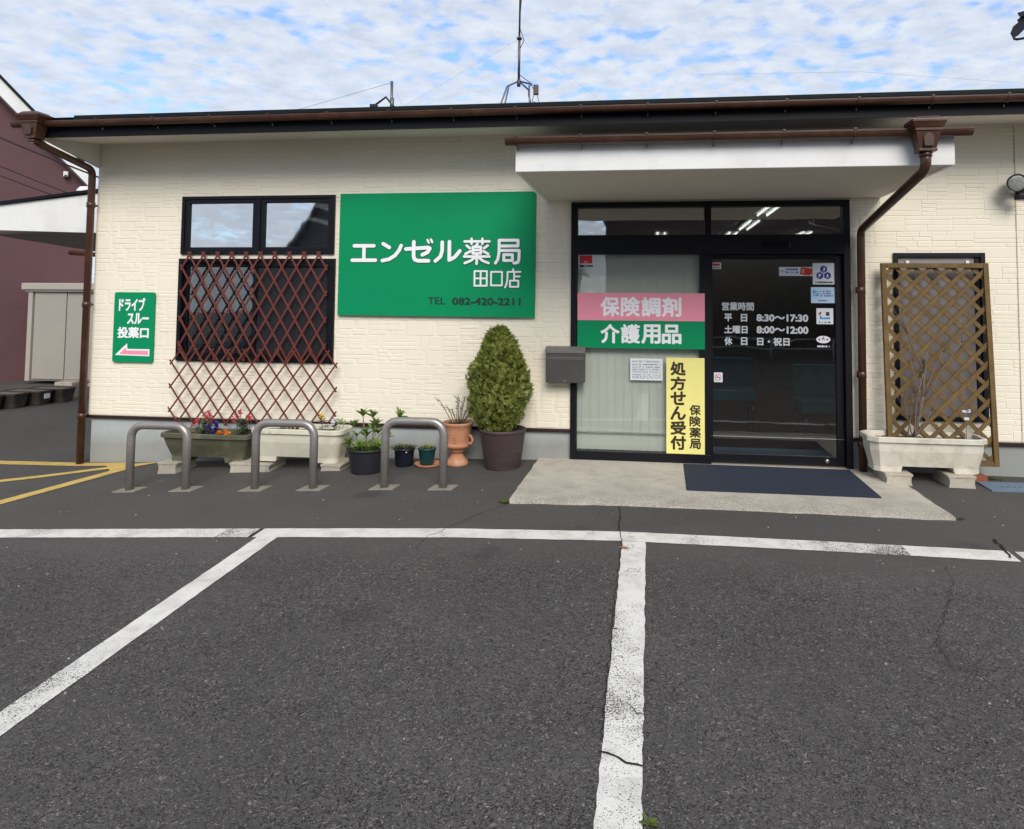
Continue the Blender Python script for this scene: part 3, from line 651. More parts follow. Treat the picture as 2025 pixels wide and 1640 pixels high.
ps = thing('pink_sign', 'pink board of white characters stuck on the shop front glass above a green board', 'sign', (-.09, -.03, 1.39))
MB().box(-.72, .542, -.042, -.031, 1.384, 1.66, .002).build('panel', M_pink, ps)
b = MB(); 
for i, c in enumerate('保険調剤'): write(b, c, -.487 + i * .203, -.487 + i * .203 + .192, 1.425, 1.622, -.0425, .0065)
b.build('lettering', M_lw, ps)
gs = thing('green_sign', 'green board of white characters stuck on the shop front glass below the pink board', 'sign', (-.09, -.03, 1.1))
MB().box(-.72, .542, -.042, -.031, 1.108, 1.382, .002).build('panel', M_sg, gs)
b = MB()
for i, c in enumerate('介護用品'): write(b, c, -.487 + i * .203, -.487 + i * .203 + .192, 1.157, 1.350, -.0425, .0065)
b.build('lettering', M_lw, gs)
yg = thing('yellow_sign', 'tall yellow board of dark vertical characters at the bottom right of the blind covered glass', 'sign', (.35, -.03, .087))
MB().box(.165, .537, -.042, -.031, .089, 1.024, .002).build('panel', M_yl, yg)
b = MB()
for i, c in enumerate('処方せん受付'): zt = .986 - i * .1445; write(b, c, .204, .356, zt - .137, zt, -.0425, .006)
for i, c in enumerate('保険薬局'): zt = .568 - i * .109; write(b, c, .390, .499, zt - .102, zt, -.0425, .0035)
b.build('lettering', M_ink, yg)

M_paper = mat('paper_white', '#dfe3e8', .6, var=.02); M_blue = mat('print_blue', '#2a2f8c', .5); M_sky = mat('print_pale_blue', '#b9d4ee', .5, var=.08); M_red = mat('print_red', '#c8291c', .5); M_gry = mat('print_grey', '#5a5d66', .6); M_cy = mat('print_cyan', '#2f95cf', .5); M_bk = mat('print_black', '#17171c', .5)
nb = thing('notice_paper', 'small white printed notice taped to the blind covered glass beside the yellow board', 'notice', (-.03, .02, .79))
MB().box(-.19, .13, .014, .02, .79, 1.006, .002).build('panel', M_paper, nb)
b = MB(); lines(b, -.165, -.12, [.975, .945, .92, .897], .0135, .007, 0, 2); lines(b, -.10, .10, [.975, .947, .922, .897], .0135, .008, .3, 3); lines(b, -.165, .11, [.873, .845, .825, .812], .0135, .006, .2, 4); b.build('lettering', M_bk, nb)
b = MB()
for z in (.985, .96, .934, .909, .884, .858, .835): rect(b, -.168, .112, z - .0008, z + .0008, .0132)
for x in (-.168, -.108, .112): rect(b, x - .0008, x + .0008, .803, .985, .0130)
b.build('table_rule', M_gry, nb)
def sticker(name, label, x0, x1, z0, z1, m=M_paper, y=.042):
    t = thing(name, label, 'sticker', ((x0 + x1) / 2, y, z0))
    MB().prism(rrect(x0, x1, z0, z1, .005), 'y', y - .003, y).build('panel', m, t); return t, y - .0034
st, y = sticker('security_sticker', 'red over white security sticker at the top left corner of the glass', -.718, -.566, 1.908, 2.048, y=.028)
rect(MB(), -.707, -.577, 1.958, 2.04, y).build('red_field', M_red, st)
b = MB(); write(b, 'SECOM', -.71, -.574, 1.918, 1.948, y, .003); b.build('lettering', M_bk, st)
b = MB(); lines(b, -.665, -.62, [1.975], y - .0004, .006, 0, 5); b.build('small_print', M_lw, st)
st, y = sticker('security_sticker', 'tiny white sticker with red bar at the upper left of the sliding door', .614, .71, 1.905, 1.97)
rect(MB(), .626, .698, 1.938, 1.96, y).build('red_field', M_red, st); b = MB(); write(b, 'SECOM', .63, .694, 1.913, 1.928, y, .001); b.build('lettering', M_gry, st)
st, y = sticker('no_smoking_sticker', 'small white no smoking sticker at the left edge of the sliding door', .634, .718, .785, .88)
b = MB(); n = 28; cx, cz = .676, .832
for i in range(n):
    a0, a1 = 2 * math.pi * i / n, 2 * math.pi * (i + 1) / n
    b.poly([(cx + r_ * math.cos(a), y, cz + r_ * math.sin(a)) for r_, a in ((.031, a0), (.031, a1), (.026, a1), (.026, a0))])
b.poly([(cx - .022, y - .0004, cz + .018), (cx - .018, y - .0004, cz + .022), (cx + .022, y - .0004, cz - .018), (cx + .018, y - .0004, cz - .022)]); b.build('ban_ring', M_red, st)
rect(MB(), cx - .018, cx + .016, cz - .004, cz + .003, y + .0002).build('cigarette', M_gry, st)
st, y = sticker('card_sticker', 'wide white sticker with red card picture at the top of the sliding door', 1.27, 1.587, 1.838, 1.926)
MB().prism([(1.468, 1.855), (1.478, 1.924), (1.586, 1.912), (1.586, 1.862), (1.56, 1.842), (1.52, 1.846)], 'y', y - .0006, y).build('card_picture', M_red, st)
MB().prism([(1.484, 1.868), (1.488, 1.905), (1.512, 1.903), (1.51, 1.866)], 'y', y - .0012, y - .0007).build('card_chip', mat('card_tan', '#c9a98a', .5), st)
b = MB(); lines(b, 1.335, 1.455, [1.902], y, .017, .1, 6); lines(b, 1.335, 1.455, [1.872], y, .019, .3, 7); b.build('lettering', M_blue, st)
b = MB()
for r_ in (.012, .021, .030):
    for i in range(6):
        a0, a1 = R(20 + 22 * i), R(42 + 22 * i); b.poly([(1.30 + q * math.cos(a), y, 1.866 + q * math.sin(a)) for q, a in ((r_, a0), (r_, a1), (r_ - .003, a1), (r_ - .003, a0))])
b.build('wave_mark', M_gry, st)
st, y = sticker('emblem_sticker', 'square white sticker with three blue hexagons at the upper right of the sliding door', 1.59, 1.797, 1.755, 1.965)
b = MB(); wb = MB()
for hx, hz, ch_ in ((1.693, 1.905, 'J'), (1.657, 1.842, 'P'), (1.729, 1.842, 'A')):
    b.poly([(hx + .037 * math.cos(R(90 + 60 * i)), y, hz + .037 * math.sin(R(90 + 60 * i))) for i in range(6)])
    write(wb, ch_, hx - .012, hx + .012, hz - .019, hz + .017, y - .0006, .0025)
b.build('emblem', M_blue, st); wb.build('emblem_lettering', M_paper, st)
b = MB(); write(b, '日本薬剤師会会員', 1.61, 1.778, 1.766, 1.786, y, .0008); b.build('lettering', M_bk, st)
st, y = sticker('blue_sticker', 'pale blue sticker with round mark below the hexagon emblem sticker', 1.571, 1.796, 1.573, 1.729, M_sky)
b = MB(); n = 20; cx, cz = 1.617, 1.668
for i in range(n):
    a0, a1 = 2 * math.pi * i / n, 2 * math.pi * (i + 1) / n; b.poly([(cx + r_ * math.cos(a), y, cz + r_ * math.sin(a)) for r_, a in ((.029, a0), (.029, a1), (.020, a1), (.020, a0))])
b.poly([(cx - .03, y - .0004, cz + .022), (cx - .022, y - .0004, cz + .03), (cx + .03, y - .0004, cz - .022), (cx + .022, y - .0004, cz - .03)]); b.build('round_mark', M_cy, st)
b = MB(); lines(b, 1.66, 1.775, [1.688, 1.666, 1.644], y, .012, .3, 8); lines(b, 1.64, 1.72, [1.598], y, .009, 0, 9); b.build('lettering', M_blue, st)
st, y = sticker('picture_sticker', 'white square sticker with red and blue letter shape below the pale blue sticker', 1.62, 1.778, 1.368, 1.523)
b = MB(); a_ = [(1.665 + .026 * math.cos(R(t)), 1.462 + .026 * math.sin(R(t))) for t in range(90, 200, 22)]
b.prism(a_ + [(1.655, 1.452), (1.66, 1.47), (1.672, 1.478)], 'y', y - .0006, y); b.build('red_shape', M_red, st)
MB().prism([(1.652, 1.416), (1.652, 1.45), (1.666, 1.45), (1.668, 1.432), (1.748, 1.436), (1.748, 1.416)], 'y', y - .0006, y).build('blue_shape', M_cy, st)
b = MB(); write(b, '薬', 1.706, 1.744, 1.448, 1.488, y, .002); lines(b, 1.645, 1.75, [1.386], y, .014, .9, 10); b.build('lettering', M_bk, st)
st = thing('oval_sticker', 'small white oval sticker with red dots lowest on the right of the sliding door', 'sticker', (1.682, .04, 1.14))
MB().prism([(1.682 + .066 * math.cos(R(12 * i)), 1.218 + .036 * math.sin(R(12 * i))) for i in range(30)], 'y', .039, .042).build('panel', M_paper, st)
b = MB()
for x in (1.645, 1.72): b.poly([(x + .010 * math.cos(R(30 * i)), .0386, 1.218 + .010 * math.sin(R(30 * i))) for i in range(12)])
b.build('dot', M_red, st); b = MB(); write(b, 'A', 1.668, 1.697, 1.212, 1.245, .0386, .001); b.build('emblem', M_bk, st)
b = MB(); lines(b, 1.625, 1.745, [1.152], .0386, .016, .3, 11); b.build('lettering', M_lw, st)
oh = thing('opening_hours', 'pale grey opening hours lettering stuck on the sliding door glass', 'lettering', (1.1, .04, 1.15))
M_hours = mat('lettering_pale_grey', '#c6ccd0', .5, var=.05)
for nm, rows in (('heading', [('営業時間', .715, 1.025, 1.493, 1.577, .0022)]),
    ('weekday_row', [('平', .737, .815, 1.384, 1.462), ('日', .898, .96, 1.384, 1.46), ('8:30〜17:30', 1.049, 1.543, 1.388, 1.46)]),
    ('saturday_row', [('土曜日', .737, .963, 1.266, 1.346), ('8:00〜12:00', 1.049, 1.543, 1.270, 1.343)]),
    ('holiday_row', [('休', .737, .815, 1.15, 1.232), ('日', .898, .96, 1.152, 1.23), ('日・祝日', 1.053, 1.364, 1.15, 1.232)])):
    b = MB()
    for tx, a0, a1, c0, c1, *w_ in rows: write(b, tx, a0, a1, c0, c1, .0415, w_[0] if w_ else .0042 if tx[0] in '8' else .003)
    b.build(nm + '_lettering', M_hours, oh)

# ------------------------------------------------------------------ mailbox, mat, spotlight, antenna
mb_ = thing('mailbox', 'dark grey metal mailbox on the wall at the left edge of the shop front', 'mailbox', (-.83, -.1, .765))
M_mail = mat('mailbox_grey', '#4a4846', .45, .1, var=.08)
MB().box(-1.022, -.637, -.16, -.031, .768, 1.06, .006).build('body', M_mail, mb_)
MB().prism([(-.033, 1.061), (-.168, 1.061), (-.168, 1.085), (-.12, 1.118), (-.033, 1.122)], 'x', -1.03, -.63).build('lid', mat('mailbox_lid_grey', '#77746f', .4, .2, var=.06), mb_)
b = MB(); b.box(-1.012, -.647, -.164, -.159, 1.012, 1.020, .001); b.box(-1.012, -.647, -.164, -.159, .998, 1.004, .001); b.build('slot_rail', mat('rail_silver', '#8b8b8d', .3, .8), mb_)
b = MB(); b.tube([(-.845, -.164, .80), (-.845, -.164, .782), (-.825, -.164, .782), (-.825, -.164, .80)], .003, 6); b.build('latch', mat('rail_silver', '#8b8b8d'), mb_)
MB().box(-1.0, -.80, -.03, -.011, .80, 1.02).build('back_plate', M_mail, mb_)
def matmat():
    m = mat('navy_mat', '#232b3d', .9, var=.15, vs=30); t = m.node_tree; p = t.nodes['Principled BSDF']
    tcn = N(t, 'ShaderNodeTexCoord'); mp = N(t, 'ShaderNodeMapping'); mp.inputs['Rotation'].default_value = (0, 0, R(45)); t.links.new(tcn.outputs['Object'], mp.inputs[0])
    ck = N(t, 'ShaderNodeTexVoronoi', distance='CHEBYCHEV', inp={'Scale': 45, 'Randomness': .2}); t.links.new(mp.outputs[0], ck.inputs['Vector'])
    b_ = N(t, 'ShaderNodeBump', inp={'Strength': 1, 'Distance': .006}); t.links.new(ck.outputs['Distance'], b_.inputs['Height']); t.links.new(b_.outputs[0], p.inputs['Normal']); return m
b = MB(); P = [(.326, -.10), (.306, -1.105), (1.855, -1.095), (1.87, -.12)]
zt = lambda y: -.012 + .03 * (.02 - y) / 1.61 + .012
zf = lambda x, y: max(g(x, y) + .016, -.012 + .03 * (.02 - y) / 1.61) + .004
b.ring_loft([[(x, y, zf(x, y)) for x, y in P], [(x + (.006 if x < 1 else -.006), y, zf(x, y) + .009) for x, y in P]], False, True)
tag(b.build('entrance_mat', matmat()), 'dark navy rubber mat lying on the pale concrete outside the sliding door', 'mat')
sp = thing('spotlight', 'round black wall spotlight at the right edge of the photo', 'lamp', (3.45, 0, 2.68))
dv = Vector((-.22, -.9, -.18)).normalized(); q_ = dv.to_track_quat('Z', 'Y'); c0 = Vector((3.355, -.225, 2.69))
def orient(mb, c, q):
    for v in mb.bm.verts: v.co = c + q @ v.co
    return mb
b = MB(); b.lathe([(0, -.16), (.05, -.155), (.068, -.10), (.078, -.02), (.083, 0), (.083, .012), (.076, .012), (.074, .004), (.0745, -.004)], 0, 0, 28, True); orient(b, c0, q_).build('housing', M_black, sp)
b = MB(); b.lathe([(0, .010), (.03, .009), (.06, .005), (.074, -.001)], 0, 0, 28); orient(b, c0, q_).build('lens', mat('lamp_lens', '#a9aaa8', .12, .3, var=.25, vs=40), sp)
b = MB(); b.tube([(3.41, -.09, 2.66), (3.47, -.06, 2.64), (3.49, -.012, 2.64)], .03, 10); b.box(3.38, 3.46, -.19, -.10, 2.545, 2.60, .012); b.box(3.44, 3.54, -.03, -.011, 2.57, 2.72, .006); b.build('arm', M_black, sp)

M_mast = mat('galvanised_steel', '#6a6c70', .45, .7, var=.15); M_cab = mat('black_cable', '#141418', .6)
an = thing('antenna_mast', 'tall thin steel antenna mast on four splayed legs standing on the pharmacy roof', 'mast', (-1.92, 3.0, 4.1))
b = MB(); b.tube([(-1.92, 3, 4.80), (-1.917, 3, 5.50)], .019, 10); b.tube([(-1.917, 3, 5.50), (-1.90, 3, 7.4)], .014, 10); b.tube([(-1.92, 3, 4.74), (-1.92, 3, 4.84)], .027, 10); b.build('pole', M_mast, an)
for fx_, fy_, tx, kx in ((-2.235, 2.75, -2.085, -2.085), (-2.035, 2.35, -1.97, -2.0), (-1.66, 2.5, -1.70, -1.72), (-1.73, 3.4, -1.79, -1.80)):
    b = MB(); dx = (tx + 1.92); b.tube([(-1.92, 3, 4.82), (tx, 3 + (fy_ - 3) * .3, 4.72), (kx, 3 + (fy_ - 3) * .5, 4.66), (fx_, fy_, 3.9 + (fy_) * .12 - .1)], .013, 8); b.build('leg', M_mast, an)
b = MB(); b.tube([(-2.19, 2.6, 4.33), (-1.68, 2.6, 4.34)], .006, 6); b.build('cross_bar', M_mast, an)
b = MB(); b.box(-1.69, -1.62, 2.93, 3.0, 4.60, 4.74, .004); b.build('junction_box', mat('junction_brown', '#5c4a42', .6), an)
b = MB(); b.tube([(-1.905, 2.97, 7.4), (-1.875, 2.97, 6.2), (-1.90, 2.97, 5.85), (-1.91, 2.97, 5.62), (-1.84, 2.97, 5.42), (-1.90, 2.97, 5.30), (-1.90, 2.97, 4.9), (-1.74, 2.97, 4.78), (-1.67, 2.95, 4.64), (-1.71, 2.95, 4.50), (-1.60, 2.95, 4.45), (-1.64, 2.95, 4.62)], .006, 6); b.build('cable', M_cab, an)
b = MB(); b.lathe([(.02, 5.44), (.04, 5.45), (.04, 5.47), (.02, 5.48)], -1.917, 3, 12); b.build('clamp', M_cab, an)
for e in ((-3.6, 1.6, 3.85), (-.3, 1.6, 3.85), (-3.0, 6.5, 4.0)):
    b = MB(); b.tube([(-1.917, 3, 5.46), e], .0009, 4); b.build('guy_wire', M_mast, an)
a2 = thing('antenna_mount', 'short post with bent bracket and guy wires on the left half of the roof', 'mast', (-3.87, 3, 4.1))
b = MB(); b.tube([(-3.866, 3, 4.2), (-3.875, 3, 4.88)], .022, 8); b.tube([(-3.866, 3, 4.45), (-3.866, 3, 4.62)], .032, 8); b.build('pole', M_mast, a2)
b = MB(); b.tube([(-3.82, 3, 4.47), (-3.964, 3, 4.64), (-4.12, 3, 4.53)], .017, 8); b.box(-4.20, -4.10, 2.95, 3.05, 4.48, 4.53, .008); b.build('bracket', M_cab, a2)
for e in ((-5.9, 2.2, 4.02), (-3.2, 2.0, 3.95)): b = MB(); b.tube([(-3.875, 3, 4.86), e], .0028 if e[0] < -5 else .0014, 5); b.build('guy_wire', M_mast, a2)

# ------------------------------------------------------------------ bike racks
M_steel = mat('brushed_steel', '#a09a96', .38, .6, var=.12, vs=12, stretch=(1, 1, 9)); M_mortar = mat('mortar_pad', '#8b8378', .9, var=.15, vs=20, bump=.003, bs=120)
def rack(x0, x1, y, label):
    t = thing('bike_rack', label, 'bike rack', (x0, y, g(x0, y)), 'steel hoop racks on the asphalt')
    za, zb = g(x0, y), g(x1, y); zt_ = max(za, zb) + .595
    b = MB(); b.tube(bend([(x0, y, za - .02), (x0, y, zt_ - .035), (x1, y, zt_ - .030), (x1, y, zb - .02)], .13, 10), .0355, 20); b.build('hoop', M_steel, t)
    for x in (x0, x1):
        b = MB(); P = [(x - .115, y - .075), (x + .10, y - .075), (x + .115, y + .09), (x - .095, y + .09)]
        b.ring_loft([[(px_, py_, g(px_, py_) - .03) for px_, py_ in P], [(px_, py_, g(px_, py_) + .007) for px_, py_ in P]], False, True); b.build('base_pad', M_mortar, t)
rack(-4.712, -4.158, -1.14, 'steel hoop rack in front of the olive planter, nearest the yellow lines')
rack(-3.481, -2.936, -1.16, 'steel hoop rack in front of the cream planter, middle of the row')
rack(-2.295, -1.768, -1.13, 'steel hoop rack in front of the small pots, nearest the concrete apron')

# ------------------------------------------------------------------ trellises
M_red_tr = mat('red_brown_plastic', '#652d22', .5, var=.15, vs=15)
def folding_trellis(label, x0, x1, z0, z1, nx, nz, y, odd, shear=0.0, w=.02, drop=0.0):
    t = thing('folding_trellis', label, 'trellis', ((x0 + x1) / 2, y, z0), 'folding trellises')
    dx, dz = (x1 - x0) / nx, (z1 - z0) / nz
    P = lambda i, j: (x0 + i * dx + shear * (nz - j), z1 - j * dz)
    for s in (0, 1):
        b = MB(); yy = y - .008 * s
        for k in range(-nz - nx, nx + nz + 1):
            nodes = [(i, j) for i in range(nx + 1) for j in range(nz + 1) if ((i - j) if s else (i + j)) == k and (i + j) % 2 == odd]
            if len(nodes) < 2: continue
            a, c = Vector(P(*nodes[0])), Vector(P(*nodes[-1])); d = (c - a).normalized(); a -= d * .032; c += d * .032; n_ = Vector((-d.y, d.x)) * w / 2
            b.prism([tuple(a - n_), tuple(c - n_), tuple(c + n_), tuple(a + n_)], 'y', yy - .006, yy)
        b.build('slat_layer', M_red_tr, t)
folding_trellis('red brown folding trellis hung across the lower window', -5.035, -3.392, .945, 2.053, 20, 8, -.055, 1)
folding_trellis('red brown folding trellis against the siding behind the planters, below the window', -5.085, -3.238, .262, 1.018, 20, 6, -.10, 1, w=.016)

M_wood = mat('weathered_brown_wood', '#69522b', .75, var=.28, vs=9, bump=.002, bs=60, dirt='#4a351c', dirts=8, dirta=.5)
lt = thing('wooden_lattice', 'brown wooden lattice panel leaning over the grey window behind the right planter', 'lattice', (2.65, -.15, .11))
LX0, LX1, LZ0, LZ1 = 2.177, 3.128, .112, 1.955
ylat = lambda z: -.11 - .12 * (LZ1 - z) / (LZ1 - LZ0)
def tilt(mb):
    for v in mb.bm.verts: v.co.y += ylat(v.co.z); v.co.x += (v.co.x - 2.65) * 0 
    return mb
b = MB(); b.box(LX0, LX0 + .045, -.03, .015, LZ0, LZ1, .004); b.box(LX1 - .045, LX1, -.03, .015, LZ0, LZ1, .004); b.box(LX0 + .046, LX1 - .046, -.029, .014, LZ1 - .045, LZ1, .004); b.box(LX0 + .046, LX1 - .046, -.029, .014, LZ0, LZ0 + .045, .004); tilt(b).build('frame', M_wood, lt)
ix0, ix1, iz0, iz1 = LX0 + .04, LX1 - .04, LZ0 + .04, LZ1 - .04
for s, off, name in ((1, -.012, 'slat_layer'), (-1, .002, 'slat_layer')):
    b = MB(); wv = .036; k = -2.0
    while k < 3.2:
        pts = []
        for side in (-1, 1):
            kk = k + side * wv * .707
            # line z - iz0 = s*(x - ix0) + kk' clipped to the inner rectangle
            c = kk if s > 0 else kk + (ix1 - ix0) * 0
            seg = []
            for x in (ix0, ix1):
                z = iz0 + (s * (x - ix0)) + c
                if iz0 <= z <= iz1: seg.append((x, z))
            for z in (iz0, iz1):
                x = ix0 + (z - iz0 - c) / s
                if ix0 < x < ix1: seg.append((x, z))
            seg.sort(); pts.append(seg)
        if len(pts[0]) == 2 and len(pts[1]) == 2: b.prism([pts[0][0], pts[0][1], pts[1][1], pts[1][0]], 'y', off, off + .011)
        k += .168
    tilt(b).build(name, M_wood, lt)

# ------------------------------------------------------------------ planters
M_soil = mat('soil', '#3b3026', .95, var=.35, vs=30, bump=.02, bs=40)
def octa(cx, cy, a, b_, c): return [(cx - a + c, cy - b_), (cx + a - c, cy - b_), (cx + a, cy - b_ + c), (cx + a, cy + b_ - c), (cx + a - c, cy + b_), (cx - a + c, cy + b_), (cx - a, cy + b_ - c), (cx - a, cy - b_ + c)]
def rocta(cx, cy, a, b_, c):  # rounded corner version of the plan
    P = []
    for sx, sy, st_ in ((1, -1, -90), (1, 1, 0), (-1, 1, 90), (-1, -1, 180)):
        for i in range(6): t = R(st_ + 90 * i / 5); P.append((cx + sx * (a - c) + c * math.cos(t), cy + sy * (b_ - c) + c * math.sin(t)))
    return P
def planter(label, x0, x1, y0, y1, z0, h, m, c, taper=.09, plan=rocta, name='planter'):
    cx, cy, a, b_ = (x0 + x1) / 2, (y0 + y1) / 2, (x1 - x0) / 2, (y1 - y0) / 2
    t = thing(name, label, 'planter', (cx, cy, z0))
    b = MB(); R_ = lambda da, z: [(x, y, z) for x, y in plan(cx, cy, a - da, b_ - da, max(.01, c - da * .5))]
    leg = .05
    b.ring_loft([R_(taper, z0 + leg), R_(taper * .45, z0 + h * .6), R_(.022, z0 + h - .05), R_(.018, z0 + h - .048), R_(0, z0 + h - .044), R_(0, z0 + h - .006), R_(.006, z0 + h), R_(.03, z0 + h), R_(.036, z0 + h - .05)], True, False)
    b.build('tub', m, t)
    for s in (-1, 1):   # the tub stands on its two deepened ends
        b = MB(); w_ = (a - taper) * .52; xe = cx + s * (a - taper); q0, q1 = sorted((xe, xe - s * w_)); 
        out_ = plan(cx, cy, a - taper - .0015, b_ - taper - .0015, max(.01, c - taper * .5)); cl = []
        ins = (lambda p: p[0] >= q0) if s > 0 else (lambda p: p[0] <= q1); xc = q0 if s > 0 else q1
        for p, q in zip(out_, out_[1:] + out_[:1]):
            if ins(p): cl.append(p)
            if ins(p) != ins(q): t_k = (xc - p[0]) / (q[0] - p[0]); cl.append((xc, p[1] + (q[1] - p[1]) * t_k))
        b.ring_loft([[(x + (s * .012 if abs(x - xc) < 1e-6 else 0), y, z0) for x, y in cl], [(x, y, z0 + leg - .0005) for x, y in cl]]); b.build('foot', m, t)
    b = MB(); n = 24; rr_ = random.Random(int(cx * 100)); vr = []
    for j in range(7):
        vr.append([b.bm.verts.new((cx + (i / n - .5) * 2 * (a - .035), cy + (j / 6 - .5) * 2 * (b_ - .035), z0 + h - .05 + rr_.uniform(-.012, .012))) for i in range(n + 1)])
    for j in range(6):
        for i in range(n): b.bm.faces.new((vr[j][i], vr[j][i+1], vr[j+1][i+1], vr[j+1][i]))
    b.build('soil', M_soil, t); return t
M_ol = mat('olive_plastic', '#535340', .55, var=.1, vs=4, dirt='#7d7a66', dirts=7, dirta=.5); M_cr = mat('cream_plastic', '#d6d0be', .5, var=.05, vs=4, dirt='#a59c86', dirts=5, dirta=.4)
M_cr2 = mat('aged_white_plastic', '#d3cdbe', .6, var=.08, vs=5, dirt='#a0967f', dirts=7, dirta=.5)
planter('olive green planter of red, purple and orange flowers under the trellis', -4.90, -3.94, -.535, -.20, -.068, .292, M_ol, .07)
planter('cream planter of yellow flowers between the olive planter and the black pot', -3.935, -2.975, -.535, -.17, -.028, .325, M_cr, .09, taper=.06)
planter('white planter with bare shrub before the brown lattice right of the door', 1.93, 2.935, -.54, -.16, .087, .310, M_cr2, .075, plan=octa, taper=.06)
M_blk = mat('concrete_grey_foot', '#b5ad9d', .85, var=.1, vs=15, bump=.002, bs=120, dirt='#6e675b', dirts=9, dirta=.5)
def foot(x0, x1, y0, y1, z0, h, label):
    t = thing('planter_stand', label, 'planter stand', ((x0 + x1) / 2, y0, z0), 'low stands under the planters')
    a, c = z0, z0 + h; i = .010
    pr = [(x0, c), (x1, c), (x1, c - .022), (x1 - i, c - .03), (x1 - i * 1.2, a + .05), (x1 - .004, a + .012), (x1, a), (x0, a), (x0 + .004, a + .012), (x0 + i * 1.2, a + .05), (x0 + i, c - .03), (x0, c - .022)]
    b = MB(); b.prism(pr, 'y', y0, y1); b.build('body', M_blk, t)
    b = MB(); b.box(x0 - .003, x1 + .003, y0 - .006, y1 + .006, c - .0185, c - .001, .004); b.build('top_plate', M_blk, t)
for x0, x1, zt_, lb in ((-4.89, -4.685, -.068, 'grey stand under the far left end of the olive planter'), (-4.118, -3.695, -.045, 'wide grey stand shared by the olive and cream planters'), (-3.172, -2.965, -.028, 'grey stand under the end of the cream planter beside the black pot')):
    zg = min(g(x0, -.5), g(x1, -.5)) - .002; foot(x0, x1, -.53, -.2, zg, zt_ - zg, lb)
foot(2.055, 2.28, -.55, -.2, -.024, .11, 'grey stand under the left end of the white planter by the downpipe')
foot(2.575, 2.80, -.55, -.2, -.026, .112, 'grey stand under the right end of the white planter by the lattice')

def pot(name, label, cx, cy, r0, r1, h, m, rim=.008, soil=.03, cat='pot', band=.02):
    z0 = g(cx, cy); t = thing(name, label, cat, (cx, cy, z0))
    b = MB(); b.lathe([(0, z0 + .002), (r0, z0 + .001), (r0 + .004, z0 + .008), (r1 - .004, z0 + h - band - .004), (r1 - .002, z0 + h - band), (r1 + rim, z0 + h - band + .002), (r1 + rim, z0 + h - .003), (r1 + rim - .004, z0 + h), (r1 - .008, z0 + h), (r1 - .014, z0 + h - soil - .01)], cx, cy, 40); b.build('tub', m, t)
    b = MB(); b.lathe([(0, z0 + h - soil + .008), (r1 * .5, z0 + h - soil + .004), (r1 - .012, z0 + h - soil)], cx, cy, 24); b.build('soil', M_soil, t)
    return t
M_pb = mat('black_pot_plastic', '#2a2a30', .55, var=.1); M_pn = mat('navy_pot_plastic', '#1a2030', .4); M_pt = mat('teal_pot_plastic', '#0d4044', .4); M_tc = mat('terracotta', '#b87f5e', .8, var=.1, vs=10, bump=.001, bs=150, dirt='#d3b298', dirts=6, dirta=.5); M_pbr = mat('brown_pot_plastic', '#473a3a', .6, var=.1, vs=5, stretch=(1, 1, 6), dirt='#5d4d4a', dirts=5, dirta=.4)
pot('flower_pot', 'black plastic pot of leafy green plant between the cream planter and a steel hoop', -2.69, -.545, .148, .192, .232, M_pb)
pot('flower_pot', 'small navy pot with a white dot between the black pot and the teal pot', -2.41, -.30, .083, .101, .178, M_pn)
b = MB(); b.lathe([(0, 0), (.007, 0), (.007, .003)], 0, 0, 12); orient(b, Vector((-2.355, -.40, .09)), Vector((.4, -.9, 0)).to_track_quat('Z', 'Y')); b.build('white_dot', M_lw, bpy.data.objects['flower_pot.001'])
tp = pot('flower_pot', 'small teal pot standing on a terracotta saucer', -2.178, -.30, .062, .087, .16, M_pt, .004)
tp.location.z += .016
b = MB(); z0 = g(-2.17, -.3); b.lathe([(0, z0 + .001), (.115, z0 + .001), (.135, z0 + .028), (.130, z0 + .030), (.112, z0 + .013), (0, z0 + .012)], -2.165, -.30, 36); tag(b.build('saucer', M_tc), 'terracotta saucer on the asphalt under the small teal pot', 'saucer')
# terracotta urn
ux, uy = -1.885, -.25; z0 = g(ux, uy); un = thing('urn', 'terracotta pedestal urn with handles beside the brown conifer pot', 'urn', (ux, uy, z0))
b = MB(); b.lathe([(0, z0), (.108, z0), (.112, z0 + .018), (.106, z0 + .04), (.094, z0 + .055), (.072, z0 + .078), (.06, z0 + .10), (.057, z0 + .118), (.062, z0 + .13), (.076, z0 + .134), (.08, z0 + .145), (.076, z0 + .153), (.098, z0 + .165), (.118, z0 + .178), (.126, z0 + .192), (.126, z0 + .205), (.118, z0 + .215), (.118, z0 + .225), (.124, z0 + .28), (.134, z0 + .345), (.146, z0 + .39), (.156, z0 + .402), (.158, z0 + .415), (.150, z0 + .422), (.138, z0 + .42), (.13, z0 + .38)], ux, uy, 44); b.build('tub', M_tc, un)
for s in (-1, 1):
    b = MB(); b.tube([(ux + s * .112, uy - .03, z0 + .225), (ux + s * .15, uy - .04, z0 + .215), (ux + s * .165, uy - .04, z0 + .255), (ux + s * .145, uy - .035, z0 + .29), (ux + s * .122, uy - .03, z0 + .295)], .014, 8); b.build('handle', M_tc, un)
b = MB()
for i in range(5): b.box(ux - .011 + rr.uniform(-.006, .006), ux + .011, uy - .134, uy - .115, z0 + .235 + i * .024, z0 + .252 + i * .024, .004)
b.build('relief_ornament', M_tc, un)
b = MB(); b.lathe([(0, z0 + .395), (.132, z0 + .392)], ux, uy, 24); b.build('soil', M_soil, un)
bp = pot('flower_pot', 'big brown plastic pot holding the clipped conifer beside the entrance', -1.412, -.33, .168, .222, .375, M_pbr, .004, .035, band=.03)

